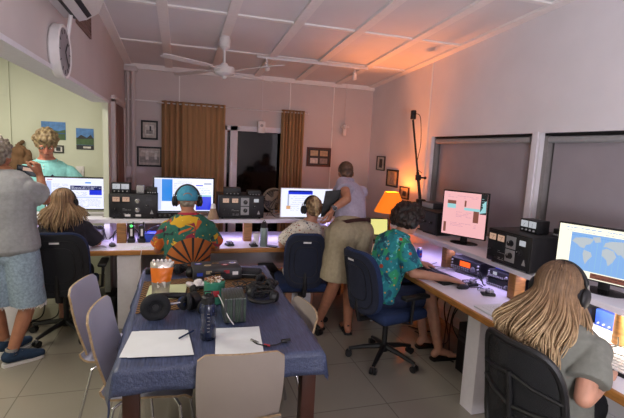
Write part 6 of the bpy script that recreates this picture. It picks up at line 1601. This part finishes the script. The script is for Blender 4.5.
# --- turquoise polo man
s = Fig('person in turquoise polo shirt looking down behind the left desk', 'skin_red', (-1.33, 5.2, 0),
    P=(-1.33, 5.20, .95), C=(-1.33, 5.18, 1.2), N=(-1.33, 5.13, 1.47), H=(-1.31, 5.04, 1.65), face=(.25, -.9, -.55), lat=(-1, 0, 0), shw=1.1, girth=1.08, k=1.12,
    ER=(-1.64, 5.16, 1.18), WR=(-1.56, 5.06, 1.0), EL=(-1.02, 5.16, 1.18), WL=(-1.12, 5.06, 1.0), KR=(-1.45, 5.2, .5), KL=(-1.21, 5.2, .5), AR=(-1.45, 5.25, .09), AL=(-1.2, 5.25, .09), TR=(0, -1, 0), TL=(0, -1, 0))
s.build_body({'R': ((.1, -.7, -.6), (0, 0, -1), -1), 'L': ((-.1, -.7, -.6), (0, 0, -1), 1)}, feet=False)
s.shirt('polo_turquoise', sl=.75, inf=.02, slr=(.07, .088), collar='polo_turquoise', t0=.05)
s.trousers('khaki', 1.85, .11, .085, 'trousers')
s.hair_cap('hair_sandy', thick=.015, low=.0, rough=.012, fs=22, curls=46, cr=.022, fringe=.03, tone=.6, back=.0)
for nm_, tn in (('AR', 'TR'), ('AL', 'TL')): shoe(s, s.J[nm_], s.J[tn], 'black_fabric')
b = MB(); p = s.J['C'].lerp(s.J['N'], .45)+V(.08, -.155, 0); b.prism([(-.02, 0), (0, .022), (.02, 0), (.012, -.008), (-.012, -.008)], -.001, .001, 'navy_cloth', rot=Matrix.Translation(p) @ XZ); b.box(p+V(0, 0, -.016), (.04, .002, .006), 'navy_cloth'); b.build('chest_emblem', s.root, True, label='small navy emblem with two peaks')
b = MB(); p = s.J['N']+V(0, -.1, -.04)
for q in range(2): b.ell(p+V(0, -.022-.006*q, -.03*q), .006, 'white_plastic')
b.build('button', s.root, True)
# ---- person far left with phone
s = Fig('person in grey T-shirt and cut-off denim shorts holding up a phone at far left', 'skin', (-1.2, 3.62, 0), k=1.0,
    P=(-1.2, 3.62, .90), C=(-1.21, 3.62, 1.2), N=(-1.24, 3.66, 1.44), H=(-1.27, 3.68, 1.565), face=(.25, .95, -.05), lat=(.9, -.3, 0), shw=1.08, girth=1.1,
    ER=(-.93, 3.72, 1.33), WR=(-1.0, 3.86, 1.47), EL=(-1.4, 3.8, 1.15), WL=(-1.3, 4.0, 1.3), KR=(-1.1, 3.66, .45), KL=(-1.33, 3.66, .45), AR=(-1.1, 3.6, .12), AL=(-1.3, 3.75, .12), TR=(.8, .45, 0), TL=(.6, .8, 0))
s.J['ER'] = aty(45, 200, 3.72); s.J['WR'] = aty(40, 176, 3.84); s.J['AR'] = atz(12, 352, .1)
s.build_body({'R': ((-.25, .15, 1), (-.9, .2, 0), 1, .9), 'L': ((.3, .4, .8), (0, 1, 0), -1, .8)}, feet=False)
s.shirt('grey_tee', sl=.62, inf=.03, slr=(.068, .095), collar='grey_tee', t0=.0, fold=.006)
s.trousers('denim', .98, .115, .118, 'denim_shorts', fold=.007, inf=.018)
s.hair_cap('hair_grey', thick=.016, low=-.02, rough=.005, fs=40, curls=120, cr=.014, tone=.5)
for q, nm_ in ((1, 'R'), (-1, 'L')):
    e = s.hip[q].lerp(s.J['K'+nm_], .98); b = MB()
    for j in range(70):
        a = j*2*PI/70; b.tube([e+V(math.cos(a)*.112, math.sin(a)*.112, .0), e+V(math.cos(a)*.116, math.sin(a)*.116, -.012-rr.random()*.02)], .0022, 'white_cloth', 4)
    b.build('frayed_hem', s.root, True, label='frayed white hem threads')
    A = s.J['A'+nm_]; shoe(s, A, s.J['T'+nm_], 'shoe_blue'); b = MB(); b.lathe([(.044, -.01), (.043, .03), (.04, .032)], 'sock', A); b.build('sock', s.root, True)
hp = s.J['WR']
t = thing('phone', 'black phone held up by the person in grey T-shirt', 'phone', aty(28, 171, 3.86))
b = MB(); b.box((0, 0, 0), (.15, .012, .08), 'black', bev=.005, rot=(0, .15, .25)); b.build('body', t); b = MB(); b.box((0, -.0075, 0), (.13, .001, .066), 'scr_dark', rot=(0, .15, .25)); b.box((.01, -.008, .012), (.08, .001, .025), 'meter_warm', rot=(0, .15, .25)); b.build('screen', t)
# brown jacket hanging on side room wall behind him
b = MB(); p0 = aty(14, 150, 5.6)
jx = p0.x-.02
b.ell((jx, 5.75, p0.z-.2), (.09, .07, .24), 'brown_jacket'); b.ell((jx+.02, 5.75, p0.z-.03), (.07, .06, .08), 'brown_jacket'); b.ell((jx-.1, 5.78, p0.z-.2), (.07, .06, .25), 'brown_jacket'); b.ell((jx+.1, 5.78, p0.z-.2), (.06, .06, .2), 'brown_jacket')
b.cyl((jx, 5.75, p0.z+.05), (jx, 5.98, p0.z+.09), .02, 'brown_jacket')
remesh(b, 'jacket', .008, None, 2, fold=.02, fscale=9, label='brown jacket hanging on side room wall between the two men', cat='jacket')

# ------------------------------------------------------------------ LIGHTS
def area(name, loc, rot, size, power, col, sy=None):
    l = bpy.data.lights.new(name, 'AREA'); l.size = size; l.energy = power; l.color = lin(col)[:3]
    if sy: l.shape = 'RECTANGLE'; l.size_y = sy
    o = bpy.data.objects.new(name, l); COL.objects.link(o); o.location = loc; o.rotation_euler = rot; return o
def point(name, loc, power, col, r=.05):
    l = bpy.data.lights.new(name, 'POINT'); l.energy = power; l.color = lin(col)[:3]; l.shadow_soft_size = r
    o = bpy.data.objects.new(name, l); COL.objects.link(o); o.location = loc; return o
area('side_room_light', (-1.9, 3.9, 2.68), (0, 0, 0), .5, 58, 'fff6e6', 1.6)
area('side_room_light_near', (-1.9, 1.2, 2.68), (0, 0, 0), .5, 42, 'fff6e6', 1.6)
point('rear_room_light', (1.0, -.5, 2.35), 2, 'fbf0f0', .25)  # unseen fill added behind the camera for general brightness
up = area('rear_uplight', (.5, -.9, 1.25), (0, 0, 0), .8, 105, 'f1eff8', .8)  # unseen area light, added to lift the ceiling and upper right wall
up.rotation_euler = Vector((.52, .42, .74)).to_track_quat('-Z', 'Y').to_euler()
area('shelf_light_back', (.14, 4.56, SZ-.048), (math.radians(-20), 0, 0), 3.0, 7, 'cdbcff', .03)
area('shelf_light_right', (2.28, 3.05, SZ-.048), (0, math.radians(-20), 0), .03, 3.2, 'cdbcff', 1.7)
area('shelf_light_front', (2.28, 1.5, SZ-.048), (0, math.radians(-20), 0), .03, 11, 'fff0d0', 1.2)
point('corner_lamp_light', (lp.x, LY, zt_-.02), 15, 'ff8834', .03)
sp = bpy.data.lights.new('lamp_upward_light', 'SPOT'); sp.energy = 95; sp.color = lin('ff8c3c')[:3]; sp.spot_size = math.radians(75); sp.spot_blend = 1; sp.shadow_soft_size = .05
so = bpy.data.objects.new('lamp_upward_light', sp); COL.objects.link(so); so.location = (lp.x, LY, zt_+.01); so.rotation_euler = Vector((-.12, -.28, 1)).to_track_quat('-Z', 'Y').to_euler()
w = bpy.data.worlds.new('night'); sc.world = w; w.use_nodes = True
w.node_tree.nodes['Background'].inputs[0].default_value = (.006, .007, .012, 1); w.node_tree.nodes['Background'].inputs[1].default_value = 1
sc.view_settings.view_transform = 'Standard'; sc.view_settings.look = 'None'; sc.view_settings.exposure = 0; sc.view_settings.gamma = 1; sc.view_settings.use_curve_mapping = False
